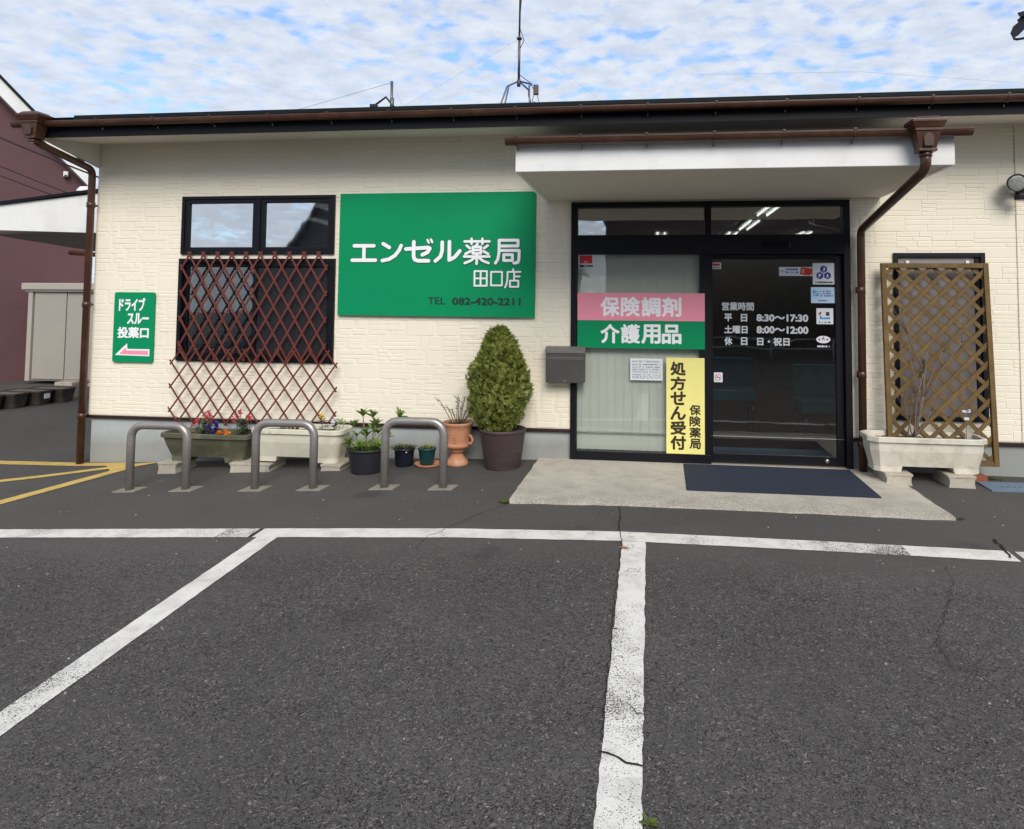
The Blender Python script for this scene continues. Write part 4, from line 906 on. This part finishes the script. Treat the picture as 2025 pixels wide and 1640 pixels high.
# ------------------------------------------------------------------ plants
def leaf(mb, base, d, up, L, w, curl=.25, fold=.25):
    d = Vector(d).normalized(); up = Vector(up); s = d.cross(up)
    if s.length < 1e-3: s = d.cross(Vector((1, 0, 0)))
    s.normalize(); n = s.cross(d).normalized(); base = Vector(base)
    mid = []; lf = []; rt = []
    for t, ww in ((0, .12), (.3, .85), (.6, .9), (.85, .5), (1, 0)):
        c = base + d * L * t - n * L * curl * t * t; mid.append(mb.bm.verts.new(c))
        if t < 1: lf.append(mb.bm.verts.new(c + s * w * .5 * ww + n * w * fold * ww)); rt.append(mb.bm.verts.new(c - s * w * .5 * ww + n * w * fold * ww))
    for i in range(3):
        for q in (lf, rt):
            f = mb.bm.faces.new((mid[i], mid[i+1], q[i+1], q[i])); f.smooth = True
    for q in (lf, rt): mb.bm.faces.new((mid[3], mid[4], q[3]))
def rnd(r): return Vector((r.gauss(0, 1), r.gauss(0, 1), r.gauss(0, 1))).normalized()
def leafmat(name, a, c, rough=.5):
    m = mat(name, a, rough, var=.25, vs=25, island=c); t = m.node_tree; p = t.nodes['Principled BSDF']
    tl = N(t, 'ShaderNodeBsdfTranslucent'); cl = p.inputs['Base Color'].links[0].from_socket; t.links.new(cl, tl.inputs[0])
    mx = N(t, 'ShaderNodeMixShader', inp={0: .22}); t.links.new(p.outputs[0], mx.inputs[1]); t.links.new(tl.outputs[0], mx.inputs[2]); t.links.new(mx.outputs[0], t.nodes['Material Output'].inputs[0]); return m
M_con = leafmat('conifer_green', '#5e702b', '#93984a'); M_hyd = leafmat('fresh_leaf_green', '#4f6d2e', '#83a04e'); M_drk = leafmat('dark_leaf_green', '#2c3a20', '#4c5a34'); M_gl = leafmat('grey_leaf_green', '#47553f', '#707c60'); M_stem = mat('pale_stem', '#8b7a5e', .7); M_twig = mat('grey_twig', '#6e6158', .8, var=.2, vs=30)
# clipped conifer
cx, cy, zb, zt_ = -1.463, -.31, .30, 1.315
cf = thing('conifer', 'dense egg shaped green conifer clipped to a point in the big brown pot', 'tree', (cx, cy, .3))
prof = [(0, .10), (.06, .17), (.16, .235), (.30, .283), (.45, .295), (.58, .275), (.70, .225), (.80, .175), (.90, .135), (.96, .10), (1, .04)]
PT = [p[0] for p in prof]; PR = [p[1] for p in prof]
rc = random.Random(21); b = MB(); core = MB()
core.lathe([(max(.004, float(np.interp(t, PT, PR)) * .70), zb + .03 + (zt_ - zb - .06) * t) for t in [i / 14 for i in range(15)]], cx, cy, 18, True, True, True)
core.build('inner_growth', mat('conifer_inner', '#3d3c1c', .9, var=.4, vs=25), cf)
lump = [(rc.uniform(0, 6.28), rc.uniform(.05, .97), rc.uniform(-.045, .04)) for _ in range(80)]
for i in range(4200):
    t = rc.random() ** .85; a = rc.uniform(0, 2 * math.pi); r = float(np.interp(t, PT, PR))
    k = sum(w * math.exp(-((((a - la + math.pi) % (2 * math.pi)) - math.pi) ** 2 / .12 + (t - lt_) ** 2 / .006)) for la, lt_, w in lump)
    r = max(.01, r + k + rc.uniform(-.06, .010)); c = Vector((cx + r * math.cos(a), cy + r * math.sin(a), zb + t * (zt_ - zb)))
    outd = Vector((math.cos(a), math.sin(a), 0)); d = (outd * rc.uniform(.3, .9) + Vector((0, 0, rc.uniform(.35, 1.0))) + rnd(rc) * .7).normalized()
    sd_ = (outd.cross(d) if rc.random() < .5 else d.cross(rnd(rc))).normalized(); nn = sd_.cross(d).normalized()
    L = rc.uniform(.028, .075); c = c - d * L * .55
    for j in range(7):   # one flat spray: a stalk with side fingers
        s_ = (j - 3) / 3.0; dj = (d * (1 - .35 * abs(s_)) + sd_ * s_ * .75 + nn * rc.uniform(-.12, .12)).normalized(); o0 = c + d * L * .12 * (3 - abs(j - 3)) ; Lj = L * (1 - .35 * abs(s_)) * rc.uniform(.75, 1.05); w_ = .0055
        sj = dj.cross(nn).normalized() * w_
        v0, v1, v2, v3 = o0 - sj * .5, o0 + dj * Lj * .55 - sj, o0 + dj * Lj, o0 + dj * Lj * .55 + sj
        m_ = o0 + sj * .5
        b.poly([v0, v1, v2, v3, m_] if False else [v0, v1, v2, v3])
b.build('foliage', M_con, cf)
b = MB(); b.tube([(cx + .03, cy, .27), (cx + .01, cy, .42)], .025, 8); b.build('trunk', M_twig, cf)

def whorl(mb, tip, d, n, L, w, rc_, spread=.9):
    for i in range(n):
        a = 2 * math.pi * i / n + rc_.uniform(-.3, .3); d = Vector(d).normalized(); u = d.cross(Vector((.3, .9, .1))).normalized(); v = d.cross(u)
        dd = d * (1 - .5 * spread) + (u * math.cos(a) + v * math.sin(a)) * spread; leaf(mb, tip, dd, d, L * rc_.uniform(.75, 1.1), w * rc_.uniform(.8, 1.1))
# leafy plant in the black pot
px0, py0, pz0 = -2.69, -.545, g(-2.69, -.545) + .20
hp = thing('leafy_plant', 'fresh green broad leaved plant with long arching shoots in the black pot', 'plant', (px0, py0, pz0))
rc = random.Random(5); ls, st_ = MB(), MB()
stems = [[(0, 0, 0), (-.03, 0, .14), (-.05, .0, .27), (-.055, 0, .34)], [(.03, 0, 0), (.05, .0, .16), (.06, 0, .25), (.045, 0, .33)], [(-.06, 0, 0), (-.11, 0, .10), (-.15, 0, .235)], [(.06, 0, 0), (.10, 0, .13), (.15, 0, .19), (.24, .02, .25), (.30, .02, .335)], [(.02, -.04, 0), (.09, -.05, .15), (.085, -.04, .26)], [(-.1, -.04, 0), (-.16, -.06, .08)], [(.1, -.06, 0), (.14, -.09, .07)], [(0, -.1, 0), (-.02, -.13, .07)], [(-.03, .08, 0), (-.06, .1, .12)], [(.12, .02, 0), (.17, .03, .13)]]
for s in stems:
    P = [Vector((px0, py0, pz0)) + Vector(q) for q in s]; st_.tube(P, [.006] * (len(P) - 1) + [.003], 6)
    whorl(ls, P[-1] - (P[-1] - P[-2]).normalized() * .02, P[-1] - P[-2], 5, .105, .048, rc, .62); whorl(ls, P[-1], P[-1] - P[-2], 3, .075, .036, rc, .32)
    if len(P) > 2: whorl(ls, P[1] + Vector((0, 0, .03)), (0, 0, 1), 3, .10, .046, rc, .65)
for i in range(44):
    a = rc.uniform(0, 6.28); r_ = rc.uniform(.02, .16); leaf(ls, (px0 + r_ * math.cos(a), py0 + r_ * math.sin(a), pz0 - .01), (math.cos(a) * .7, math.sin(a) * .7, rc.uniform(.7, 1.6)), (0, 0, 1), rc.uniform(.08, .13), rc.uniform(.04, .055))
st_.build('stem', M_stem, hp); ls.build('leaves', M_hyd, hp)
def tuft(name, label, x, y, z, r, n, L, w, m, up=1.0, seed=1, cat='plant'):
    t = thing(name, label, cat, (x, y, z)); rc_ = random.Random(seed); q = MB()
    for i in range(n):
        a = rc_.uniform(0, 6.28); r_ = r * math.sqrt(rc_.random()); leaf(q, (x + r_ * math.cos(a), y + r_ * math.sin(a), z + rc_.uniform(-.01, .012)), (math.cos(a) * r_ / r + rc_.gauss(0, .3), math.sin(a) * r_ / r + rc_.gauss(0, .3), up * rc_.uniform(.5, 1.2)), (0, 0, 1), L * rc_.uniform(.6, 1.2), w * rc_.uniform(.7, 1.2), rc_.uniform(.1, .6))
    q.build('leaves', m, t); return t
tuft('low_plant', 'low spreading dark green plant filling the small navy pot', -2.41, -.30, g(-2.41, -.3) + .165, .10, 80, .06, .018, leafmat('low_leaf_green', '#36441f', '#69703d'), .8, 31)
tuft('low_plant', 'sparse yellow green succulent in the small teal pot', -2.178, -.30, g(-2.17, -.3) + .165, .065, 42, .052, .015, leafmat('pale_leaf_green', '#5a6a30', '#9a9a58'), 1.1, 32)
# dry plant in urn
uz = z0 = g(ux, uy) + .40; rc = random.Random(9)
dp = thing('dry_plant', 'straggly grey plant of thin bare stems in the terracotta urn', 'plant', (ux, uy, uz)); b = MB(); ls = MB()
tips = [(-.21, .25), (-.11, .17), (-.015, .27), (.01, .285), (.045, .23), (.075, .27), (.10, .16), (.15, .12), (.13, .22), (-.06, .14), (.17, .19)]
for tx, tz in tips:
    P = [Vector((ux + tx * .25, uy + rc.uniform(-.03, .03), uz)), Vector((ux + tx * .6, uy, uz + tz * .5)), Vector((ux + tx * .85 + rc.uniform(-.01, .01), uy, uz + tz * .85)), Vector((ux + tx, uy + rc.uniform(-.04, .02), uz + tz))]
    b.tube(P, [.005, .004, .0032, .0022], 5)
    for k in range(14):
        q = P[1].lerp(P[3], rc.random()); leaf(ls, q, rnd(rc) + Vector((0, 0, .6)), (0, 0, 1), .026, .010)
    leaf(ls, P[3], (-.8, -.2, .3), (0, 0, 1), .025, .014)
for k in range(60):
    a = rc.uniform(0, 6.28); r_ = .135 * math.sqrt(rc.random()); leaf(ls, (ux + r_ * math.cos(a), uy + r_ * math.sin(a), uz), rnd(rc) * .6 + Vector((0, 0, .7)), (0, 0, 1), rc.uniform(.02, .05), .008)
b.build('stem', M_twig, dp); ls.build('leaves', M_gl, dp)
# flowers in the olive planter
M_fr = leafmat('petal_red', '#b8283a', '#d95a5e', .6); M_fp = leafmat('petal_purple', '#2c1464', '#4a2a90', .6); M_fo = leafmat('petal_orange', '#e07a10', '#f09a28', .6); M_fy = leafmat('petal_yellow', '#e3b01c', '#f0cf50', .6); M_fw = leafmat('petal_white', '#d9dbe4', '#f2f2f6', .6)
def flower(name, label, x, y, z, h, spread, blooms, nl, mp, ml, seed, petal=.02, per=9, spike=False):
    t = thing(name, label, 'flower', (x, y, z)); rc_ = random.Random(seed); ls_, fl, sm = MB(), MB(), MB()
    for i in range(nl):
        a = rc_.uniform(0, 6.28); hh = rc_.random() * h * .75; leaf(ls_, (x + rc_.gauss(0, spread * .35), y + rc_.gauss(0, .02), z + hh), (math.cos(a), math.sin(a), rc_.uniform(.1, .9)), (0, 0, 1), rc_.uniform(.045, .075), rc_.uniform(.016, .026))
    for bx, bz in blooms:
        c = Vector((x + bx, y - .02 + rc_.uniform(-.02, .02), z + bz)); sm.tube([(x + bx * .4, y, z - .01), (x + bx * .8, y, z + bz * .6), tuple(c)], .003, 5)
        for k in range(per * (3 if spike else 1)):
            q = c + (Vector((rc_.gauss(0, .012), rc_.gauss(0, .012), rc_.uniform(-.045, .02))) if spike else rnd(rc_) * petal * .3); d_ = rnd(rc_); d_.y -= .5
            leaf(fl, q, d_, rnd(rc_), petal * rc_.uniform(.8, 1.2), petal * rc_.uniform(.8, 1.1), .3, .15)
    sm.build('stem', M_stem if False else M_gl, t); ls_.build('leaves', ml, t); fl.build('petals', mp, t); return t
SZ = .18
flower('red_flower', 'red spiked flower with grey green leaves at the left of the olive planter', -4.50, -.37, SZ, .2, .09, [(-.075, .16), (.05, .235), (.085, .20), (.02, .21), (-.11, .13)], 110, M_fr, M_gl, 41, .02, 7, True)
flower('purple_flower', 'deep purple petunia hanging over the front of the olive planter', -4.36, -.43, SZ, .1, .08, [(-.03, .10), (.02, .08), (.06, .12), (-.01, .04), (.03, .14), (-.05, .03)], 16, M_fp, M_drk, 42, .036, 8)
flower('orange_flower', 'cluster of bright orange marigold heads in the middle of the olive planter', -4.235, -.45, SZ, .06, .06, [(-.03, .055), (.02, .065), (.055, .05), (-.06, .04), (0, .035), (.03, .035)], 18, M_fo, M_drk, 43, .024, 22)
flower('red_flower', 'taller red spiked flower at the right end of the olive planter', -4.09, -.36, SZ, .22, .08, [(-.055, .235), (-.03, .26), (.06, .20), (.10, .215), (-.08, .18)], 120, M_fr, M_gl, 44, .019, 6, True)
SZ2 = .25
flower('yellow_flower', 'low yellow flowers along the middle of the cream planter behind a steel hoop', -3.50, -.44, SZ2, .05, .1, [(-.08, .03), (-.05, .035), (-.02, .03), (.03, .03), (.09, .035)], 50, M_fy, M_drk, 45, .018, 8)
flower('yellow_flower', 'single yellow bloom on a stem near the right end of the cream planter', -3.245, -.36, SZ2, .15, .03, [(0, .16)], 20, M_fy, M_gl, 46, .028, 14)
flower('white_flower', 'white and violet pansy at the right end of the cream planter', -3.115, -.36, SZ2, .14, .03, [(0, .135), (.02, .11), (.0, .09)], 18, M_fw, M_drk, 47, .03, 8)
lp = thing('leafy_plant', 'small bright green whorled sprig over the right rim of the cream planter', 'plant', (-3.03, -.40, .25)); rc = random.Random(8); ls, st_ = MB(), MB()
for tx, tz in ((.0, .12), (.04, .10), (-.03, -.02), (.02, -.01)):
    st_.tube([(-3.05, -.40, .22), (-3.03 + tx, -.42, .25 + tz)], .003, 5); whorl(ls, (-3.03 + tx, -.42, .25 + tz), (tx, -.2, .6), 5, .055, .022, rc)
st_.build('stem', M_stem, lp); ls.build('leaves', M_hyd, lp)
tuft('seedling_row', 'dark green seedlings along the soil of the cream planter', -3.68, -.40, SZ2, .17, 46, .04, .012, M_drk, .9, 33)
# bare shrub
sh = thing('bare_shrub', 'leafless grey branched shrub in the white planter before the lattice', 'shrub', (2.33, -.35, .33)); rc = random.Random(17); b = MB()
def branch(p, d, L, r, dep):
    P = [p]; 
    for i in range(4): d = (d + rnd(rc) * .12 + Vector((0, 0, .03))).normalized(); P.append(P[-1] + d * L / 4)
    b.tube(P, [r, r * .9, r * .8, r * .7, r * .55], 6)
    if dep:
        for k in range(rc.choice((2, 3)) if dep > 1 else 2):
            q = P[rc.choice((2, 3, 4))]; nd = (d + Vector((rc.uniform(-.7, .7), rc.uniform(-.25, .1), rc.uniform(-.1, .5)))).normalized(); branch(q, nd, L * rc.uniform(.45, .75), r * .55, dep - 1)
base = Vector((2.33, -.36, .32))
for dx, dz, L, r, dep in ((.44, 1, .86, .013, 2), (.34, 1, .60, .010, 1), (.2, 1, .46, .008, 1), (-.06, 1, .64, .008, 1), (-.22, 1, .40, .006, 1), (.75, 1, .35, .007, 1), (.05, 1, .45, .007, 1)):
    branch(base + Vector((rc.uniform(-.03, .05), rc.uniform(-.02, .02), 0)), Vector((dx, rc.uniform(-.05, .05), dz)).normalized(), L, r, dep)
b.build('branches', M_twig, sh)
pk = thing('plant_pick', 'thin plant pick with white head standing in the white planter', 'plant pick', (2.815, -.34, .32)); b = MB(); b.tube([(2.815, -.34, .31), (2.818, -.34, .60)], .0025, 5); b.build('stem', M_twig, pk)
b = MB(); b.box(2.80, 2.84, -.345, -.338, .535, .56, .002); rc = random.Random(4)
for k in range(7): leaf(b, (2.82, -.342, .61), (rc.uniform(-1, 1), -.3, rc.uniform(-.1, .8)), (0, -1, 0), .04, .02)
b.build('head', M_fw, pk)
M_dl = leafmat('dry_orange_leaf', '#b5622c', '#cf8a50', .8); dl = MB(); rc = random.Random(6)
for k in range(12): leaf(dl, (2.04 + rc.uniform(-.03, .05), -.40 + rc.uniform(-.03, .03), .345), rnd(rc) + Vector((0, 0, .5)), (0, 0, 1), .055, .03, .6)
tag(dl.build('dry_leaf_heap', M_dl), 'small heap of dry orange leaves at the left corner of the white planter', 'leaves')
# ground details on the right
M_br = mat('red_brick', '#8a4f38', .85, var=.15, vs=20); tag(MB().box(2.90, 3.02, -.26, -.14, g(2.95, -.2) - .01, g(2.95, -.2) + .05, .005).build('brick', M_br), 'broken red brick on the asphalt behind the right end of the white planter', 'brick')
lid = thing('meter_lid', 'flat blue grey meter cover set in the asphalt at the right edge', 'meter cover', (3.15, -.45, g(3.1, -.4))); q = MB(); q.prism([(2.90, -.32), (2.895, -.62), (3.50, -.60), (3.50, -.30)], 'z', g(3.1, -.4) - .03, g(3.1, -.4) + .014); q.build('cover', mat('blue_grey_lid', '#64788a', .6, var=.1, bump=.002, bs=90), lid)
q = MB(); zl = g(3.1, -.4) + .0145
for i in range(9): x = 3.02 + i * .05; q.poly([(x, -.50, zl), (x + .03, -.50, zl), (x + .03, -.478, zl), (x, -.478, zl)])
q.build('cast_mark', mat('lid_mark', '#3d4a58', .7), lid)
M_moss = leafmat('weed_green', '#3c4a1c', '#66742e')
def weed(label, x, y, n, r, seed): 
    o = MB(); rc_ = random.Random(seed)
    for i in range(n):
        a = rc_.uniform(0, 6.28); r_ = r * rc_.random(); leaf(o, (x + r_ * math.cos(a), y + r_ * math.sin(a), g(x, y)), (math.cos(a), math.sin(a), rc_.uniform(.2, 1)), (0, 0, 1), rc_.uniform(.015, .035), .014)
    tag(o.build('weed', M_moss), label, 'weed', 'weeds in the cracks')
weed('small green weed at the front left corner of the concrete apron', -1.135, -1.56, 45, .045, 1)
weed('tiny weed at the front right corner of the concrete apron', 2.25, -1.53, 16, .03, 2)
weed('moss patch beside the meter cover along the foundation', 3.12, -.13, 40, .06, 3)
weed('thin weed in the crack beside the near end of the middle parking line', -.005, -4.78, 13, .02, 4)
pb = MB(); rc = random.Random(77)
for i in range(150):
    x, y = rc.uniform(-5, 3.2), rc.uniform(-4.6, -.7)
    if -1.15 < x < 2.25 and y > -1.68: continue
    r_ = rc.uniform(.003, .008); pb.ring_loft([[(x + r_ * math.cos(k * 1.05), y + r_ * math.sin(k * 1.05) * .8, g(x, y)) for k in range(6)], [(x + r_ * .6 * math.cos(k * 1.05 + .2), y + r_ * .6 * math.sin(k * 1.05), g(x, y) + r_ * .8) for k in range(6)]], False, True)
struct(pb.build('gravel_crumbs', mat('pale_gravel', '#8f8b86', .9, var=.3, vs=9)), 'stuff')
ld = MB(); leaf(ld, (-.20, -2.545, g(-.2, -2.545) + .012), (1, .1, .05), (0, 0, 1), .08, .02, .1); leaf(ld, (-.165, -2.55, g(-.2, -2.5) + .012), (-.3, 1, .1), (0, 0, 1), .03, .015, .1); tag(ld.build('fallen_leaf', M_dl), 'dry brown leaf fallen at the top of the middle parking line', 'leaf')

# ------------------------------------------------------------------ left background
M_mar = mat('maroon_siding', '#5f4144', .75, var=.06, vs=2); t_ = M_mar.node_tree
tcn = N(t_, 'ShaderNodeTexCoord'); wv = N(t_, 'ShaderNodeTexWave', wave_type='BANDS', bands_direction='Z', wave_profile='SAW', inp={'Scale': 2.1, 'Distortion': 0}); t_.links.new(tcn.outputs['Object'], wv.inputs['Vector'])
bm_ = N(t_, 'ShaderNodeBump', inp={'Strength': .5, 'Distance': .02}); t_.links.new(wv.outputs['Fac'], bm_.inputs['Height']); t_.links.new(bm_.outputs[0], t_.nodes['Principled BSDF'].inputs['Normal'])
mh = thing('maroon_house', 'maroon clad house with white bargeboards behind the left end of the pharmacy', 'house', (-17.5, 7.5, -.24))

def place(mb, P0, d):
    """set a mesh built along a local wall (x along it, y behind it) at P0 facing square to d"""
    n_ = (-d[1], d[0])
    for v in mb.bm.verts: v.co = Vector((P0[0] + v.co.x * d[0] + v.co.y * n_[0], P0[1] + v.co.x * d[1] + v.co.y * n_[1], v.co.z))
    return mb
HP, HD = (-12.75, 7.5), (.7071, .7071); k_ = 1.08; hr, hm = 4.36, -5.2; hz = hr - hm * k_
place(MB().prism([(0, -.3), (0, hr - .3), (hm, hz - .3), (2 * hm, hr - .3), (2 * hm, -.3)], 'y', 0, 7), HP, HD).build('wall', M_mar, mh)
b, c_, d_ = MB(), MB(), MB()
for s in (1, -1):
    fx_ = (lambda x: x) if s > 0 else (lambda x: 2 * hm - x)
    b.prism([(fx_(x), z) for x, z in ((hm, hz + .02), (.03, hr - .03 * k_ + .02), (.03, hr - .03 * k_ - .33), (hm, hz - .33))], 'y', -.32, -.28)
    c_.prism([(fx_(x), z) for x, z in ((hm, hz + .10), (.06, hr - .06 * k_ + .10), (.06, hr - .06 * k_ + .022), (hm, hz + .022))], 'y', -.36, 7.3)
    d_.prism([(fx_(x), z) for x, z in ((hm, hz - .331), (.03, hr - .03 * k_ - .331), (.03, hr - .03 * k_ - .35), (hm, hz - .35))], 'y', -.28, -.01)
place(b, HP, HD).build('bargeboard', M_whitep, mh); place(c_, HP, HD).build('roof', M_fascia, mh); place(d_, HP, HD).build('gable_soffit', mat('house_soffit', '#8d8488', .8), mh)
b = place(MB().box(-.52, -.43, -.13, -.005, 4.28, 4.40, .015), HP, HD)
sb = thing('wall_camera', 'small white box camera high on the maroon house wall', 'camera', (-13.23, 7.4, 4.3)); b.build('housing', M_whitep, sb)
place(MB().box(-.50, -.45, -.14, -.131, 4.285, 4.315, .002), HP, HD).build('lens', M_black, sb)
dc = thing('dome_camera', 'white dome camera with dark lens on top of the drive through canopy', 'camera', (-7.24, 1.05, 2.9))
b = MB(); b.lathe([(.0, 3.0), (.05, 2.99), (.075, 2.965), (.08, 2.94)], -7.24, 1.06, 18); b.box(-7.31, -7.17, 1.06, 1.12, 2.94, 3.01, .01); b.build('housing', M_whitep, dc)
b = MB(); b.lathe([(.055, 2.938), (.05, 2.905), (.02, 2.885), (0, 2.883)], -7.24, 1.06, 16); b.build('lens', M_black, dc)
for i, (a, c, lb) in enumerate((((-14, 3, 5.70), (-7.9, 3, 3.20), 'thick black cable sagging past the maroon wall just below the brown downpipe'), ((-14, 3, 5.22), (-8.4, 3, 2.95), 'middle of three thin cables crossing the maroon wall above the side canopy'), ((-14, 3, 4.98), (-8.6, 3, 2.92), 'lowest of the cables crossing the maroon wall above the side canopy'))):
    a, c = Vector(a), Vector(c); P = [a.lerp(c, k / 8) - Vector((0, 0, .10 * math.sin(math.pi * k / 8))) for k in range(9)]
    q = MB(); q.tube(P, .014 if i == 0 else .009, 5); tag(q.build('overhead_cable', M_cab), lb, 'cable', 'cables at the maroon house')
q = MB(); q.tube([(2, 22, 10.9), (7.8, 20, 10.17), (13.5, 20, 9.55), (20, 20, 9.2)], .003, 5); tag(q.build('overhead_cable', M_cab), 'faint thin wire across the sky above the right end of the roof', 'cable')
# storage shed
M_shed = mat('shed_beige', '#a39d94', .55, var=.04, vs=2); M_shed2 = mat('shed_trim_pale', '#aea79d', .5, var=.03)
sd_ = thing('storage_shed', 'beige steel storage shed with sliding doors beside the maroon house', 'shed', (-11.9, 6.2, -.2))
b = MB(); b.box(-12.93, -9.9, 6.26, 7.3, -.17, 1.70, .01); b.build('body', M_shed2, sd_)
b = MB(); b.box(-13.04, -9.8, 6.12, 7.42, 1.73, 1.87, .015); b.box(-12.98, -9.86, 6.16, 7.36, 1.69, 1.729, .005); b.build('roof', M_shed2, sd_)
for x0, x1, yy in ((-12.80, -12.07, 6.22), (-12.06, -11.3, 6.235), (-11.29, -10.5, 6.22)):
    b = MB(); b.box(x0, x1, yy, yy + .024, -.13, 1.68, .006); b.build('door', M_shed, sd_)
b = MB(); b.box(-12.93, -12.83, 6.19, 6.259, -.17, 1.69, .006); b.build('corner_post', M_shed2, sd_)
for x in (-11.95, -11.2): tag(MB().box(x - .2, x + .2, 6.1, 6.5, -.245, -.172, .008).build('concrete_block', M_blk), 'pale concrete block under the front edge of the beige shed', 'block', 'blocks under the shed')
# row of dark planters
M_dkp = mat('dark_planter_plastic', '#35302d', .55, var=.12, vs=5, dirt='#6a6058', dirts=8, dirta=.4); M_board = mat('weathered_soil_top', '#75695f', .9, var=.2, vs=10)
lbs = ['dark planter box at the near end of the row by the maroon house', 'second dark planter box from the near end of the row by the maroon house', 'dark planter box with a white tag in the row by the maroon house', 'dark planter box at the far end of the row, nearest the shed']
for k in range(4):
    yc = 2.98 + k * .37; xf = -10.30 + k * .10; t = thing('planter_box', lbs[k], 'planter', (xf - .36, yc, -.24), 'dark planter boxes by the maroon house')
    b = MB(); R_ = lambda d, z: [(x, y, z) for x, y in rocta(xf - .36, yc, .36 - d, .172 - d, .05)]
    b.ring_loft([R_(.04, -.24), R_(.012, -.03), R_(.0, -.028), R_(0, .0), R_(.02, .001), R_(.024, -.03)], True, False); b.build('tub', M_dkp, t)
    b = MB(); b.poly(R_(.022, -.012)); b.build('soil', M_board, t)
    if k == 2: MB().box(xf - .006, xf + .004, yc - .05, yc + .06, -.13, -.05, .002).build('tag', M_paper, t)

# ------------------------------------------------------------------ far right: eave corner of the house behind
nh = thing('tiled_house', 'house behind at the upper right with only its dark eave corner in view', 'house', (12.5, 10, 0))
M_dk = mat('dark_eave', '#1e1c26', .5, var=.15)
QP, QD = (8.24, 10.0), (.8, -.6)
place(MB().box(1.2, 8, 1.2, 7, -.2, 7.55), QP, QD).build('wall', mat('house_grey_wall', '#8a8784', .8), nh)
place(MB().prism([(0, 7.79), (.06, 7.94), (.15, 8.0), (4.0, 10.5), (8, 7.9), (8, 7.7), (4.0, 10.2), (.34, 7.90), (.14, 7.72), (.04, 7.69)], 'y', 0, .06), QP, QD).build('bargeboard', M_dk, nh)
place(MB().prism([(.16, 8.012), (4.0, 10.52), (8, 7.92), (8, 8.0), (4.0, 10.6), (.14, 8.07)], 'y', 0, 7), QP, QD).build('roof', M_dk, nh)
place(MB().prism([(.17, 8.20), (.185, 8.14), (.24, 8.09), (.6, 8.12), (.6, 8.22)], 'y', -.1, .3), QP, QD).build('ridge_end_tile', M_dk, nh)
place(MB().tube([(.06, .03, 7.72), (.07, .03, 7.66), (.12, .03, 7.63), (1.3, .03, 7.55)], .03, 8), QP, QD).build('gutter', M_dk, nh)

# ------------------------------------------------------------------ across the street (seen mirrored in the glass)
def street_house(label, x0, x1, y0, y1, ez, rz, m, mr, wins):
    t = thing('house', label, 'house', ((x0 + x1) / 2, y0, -.6)); xm_ = (x0 + x1) / 2
    MB().prism([(x0, -.8), (x1, -.8), (x1, ez), (xm_, rz), (x0, ez)], 'y', y0, y1).build('wall', m, t)
    k = (rz - ez) / (xm_ - x0)
    MB().prism([(x0 - .5, ez - .5 * k + .02), (xm_, rz + .02), (x1 + .5, ez - .5 * k + .02), (x1 + .5, ez - .5 * k + .2), (xm_, rz + .22), (x0 - .5, ez - .5 * k + .2)], 'y', y0 - .5, y1 + .5).build('roof', mr, t)
    for a, c, d, e in wins:
        f = MB().frame(a, c, d, e, .06, y1 + .001, y1 + .05).build('window', M_black, t); MB().box(a + .05, c - .05, y1 + .005, y1 + .02, d + .05, e - .05).build('pane', mat('far_pane', '#20262c', .1), f)
M_hw = mat('house_dark_wall', '#3f2f2b', .8, var=.1); M_hw2 = mat('house_grey_clad', '#4a4a4e', .8, var=.1); M_hr = mat('house_roof_tile', '#202227', .6, var=.2)
street_house('dark brown gabled house across the street mirrored in the sliding door', -2.0, 13.0, -34, -25, 6.0, 9.5, M_hw, M_hr, [(1, 2.6, .8, 2.2), (5, 6.6, .8, 2.2), (8, 9.6, 3.6, 4.9)])
street_house('tall grey gabled house across the street mirrored in the upper left window', -17.9, -4.0, -34, -26, 3.6, 13.5, M_hw2, M_hr, [(-16, -14.5, .8, 2.2), (-12, -10.5, .8, 2.2)])
gr = thing('guard_rail', 'white pipe guard rail along the street mirrored in the sliding door glass', 'railing', (4, -17, -.4)); M_rail = mat('rail_white', '#c9c9c6', .5)
for z in (.35, .05): MB().tube([(-14, -17, z), (20, -17, z)], .03, 6).build('rail', M_rail, gr)
for k in range(18): MB().tube([(-14 + 2 * k, -17, -.6), (-14 + 2 * k, -17, .40)], .035, 6).build('post', M_rail, gr)
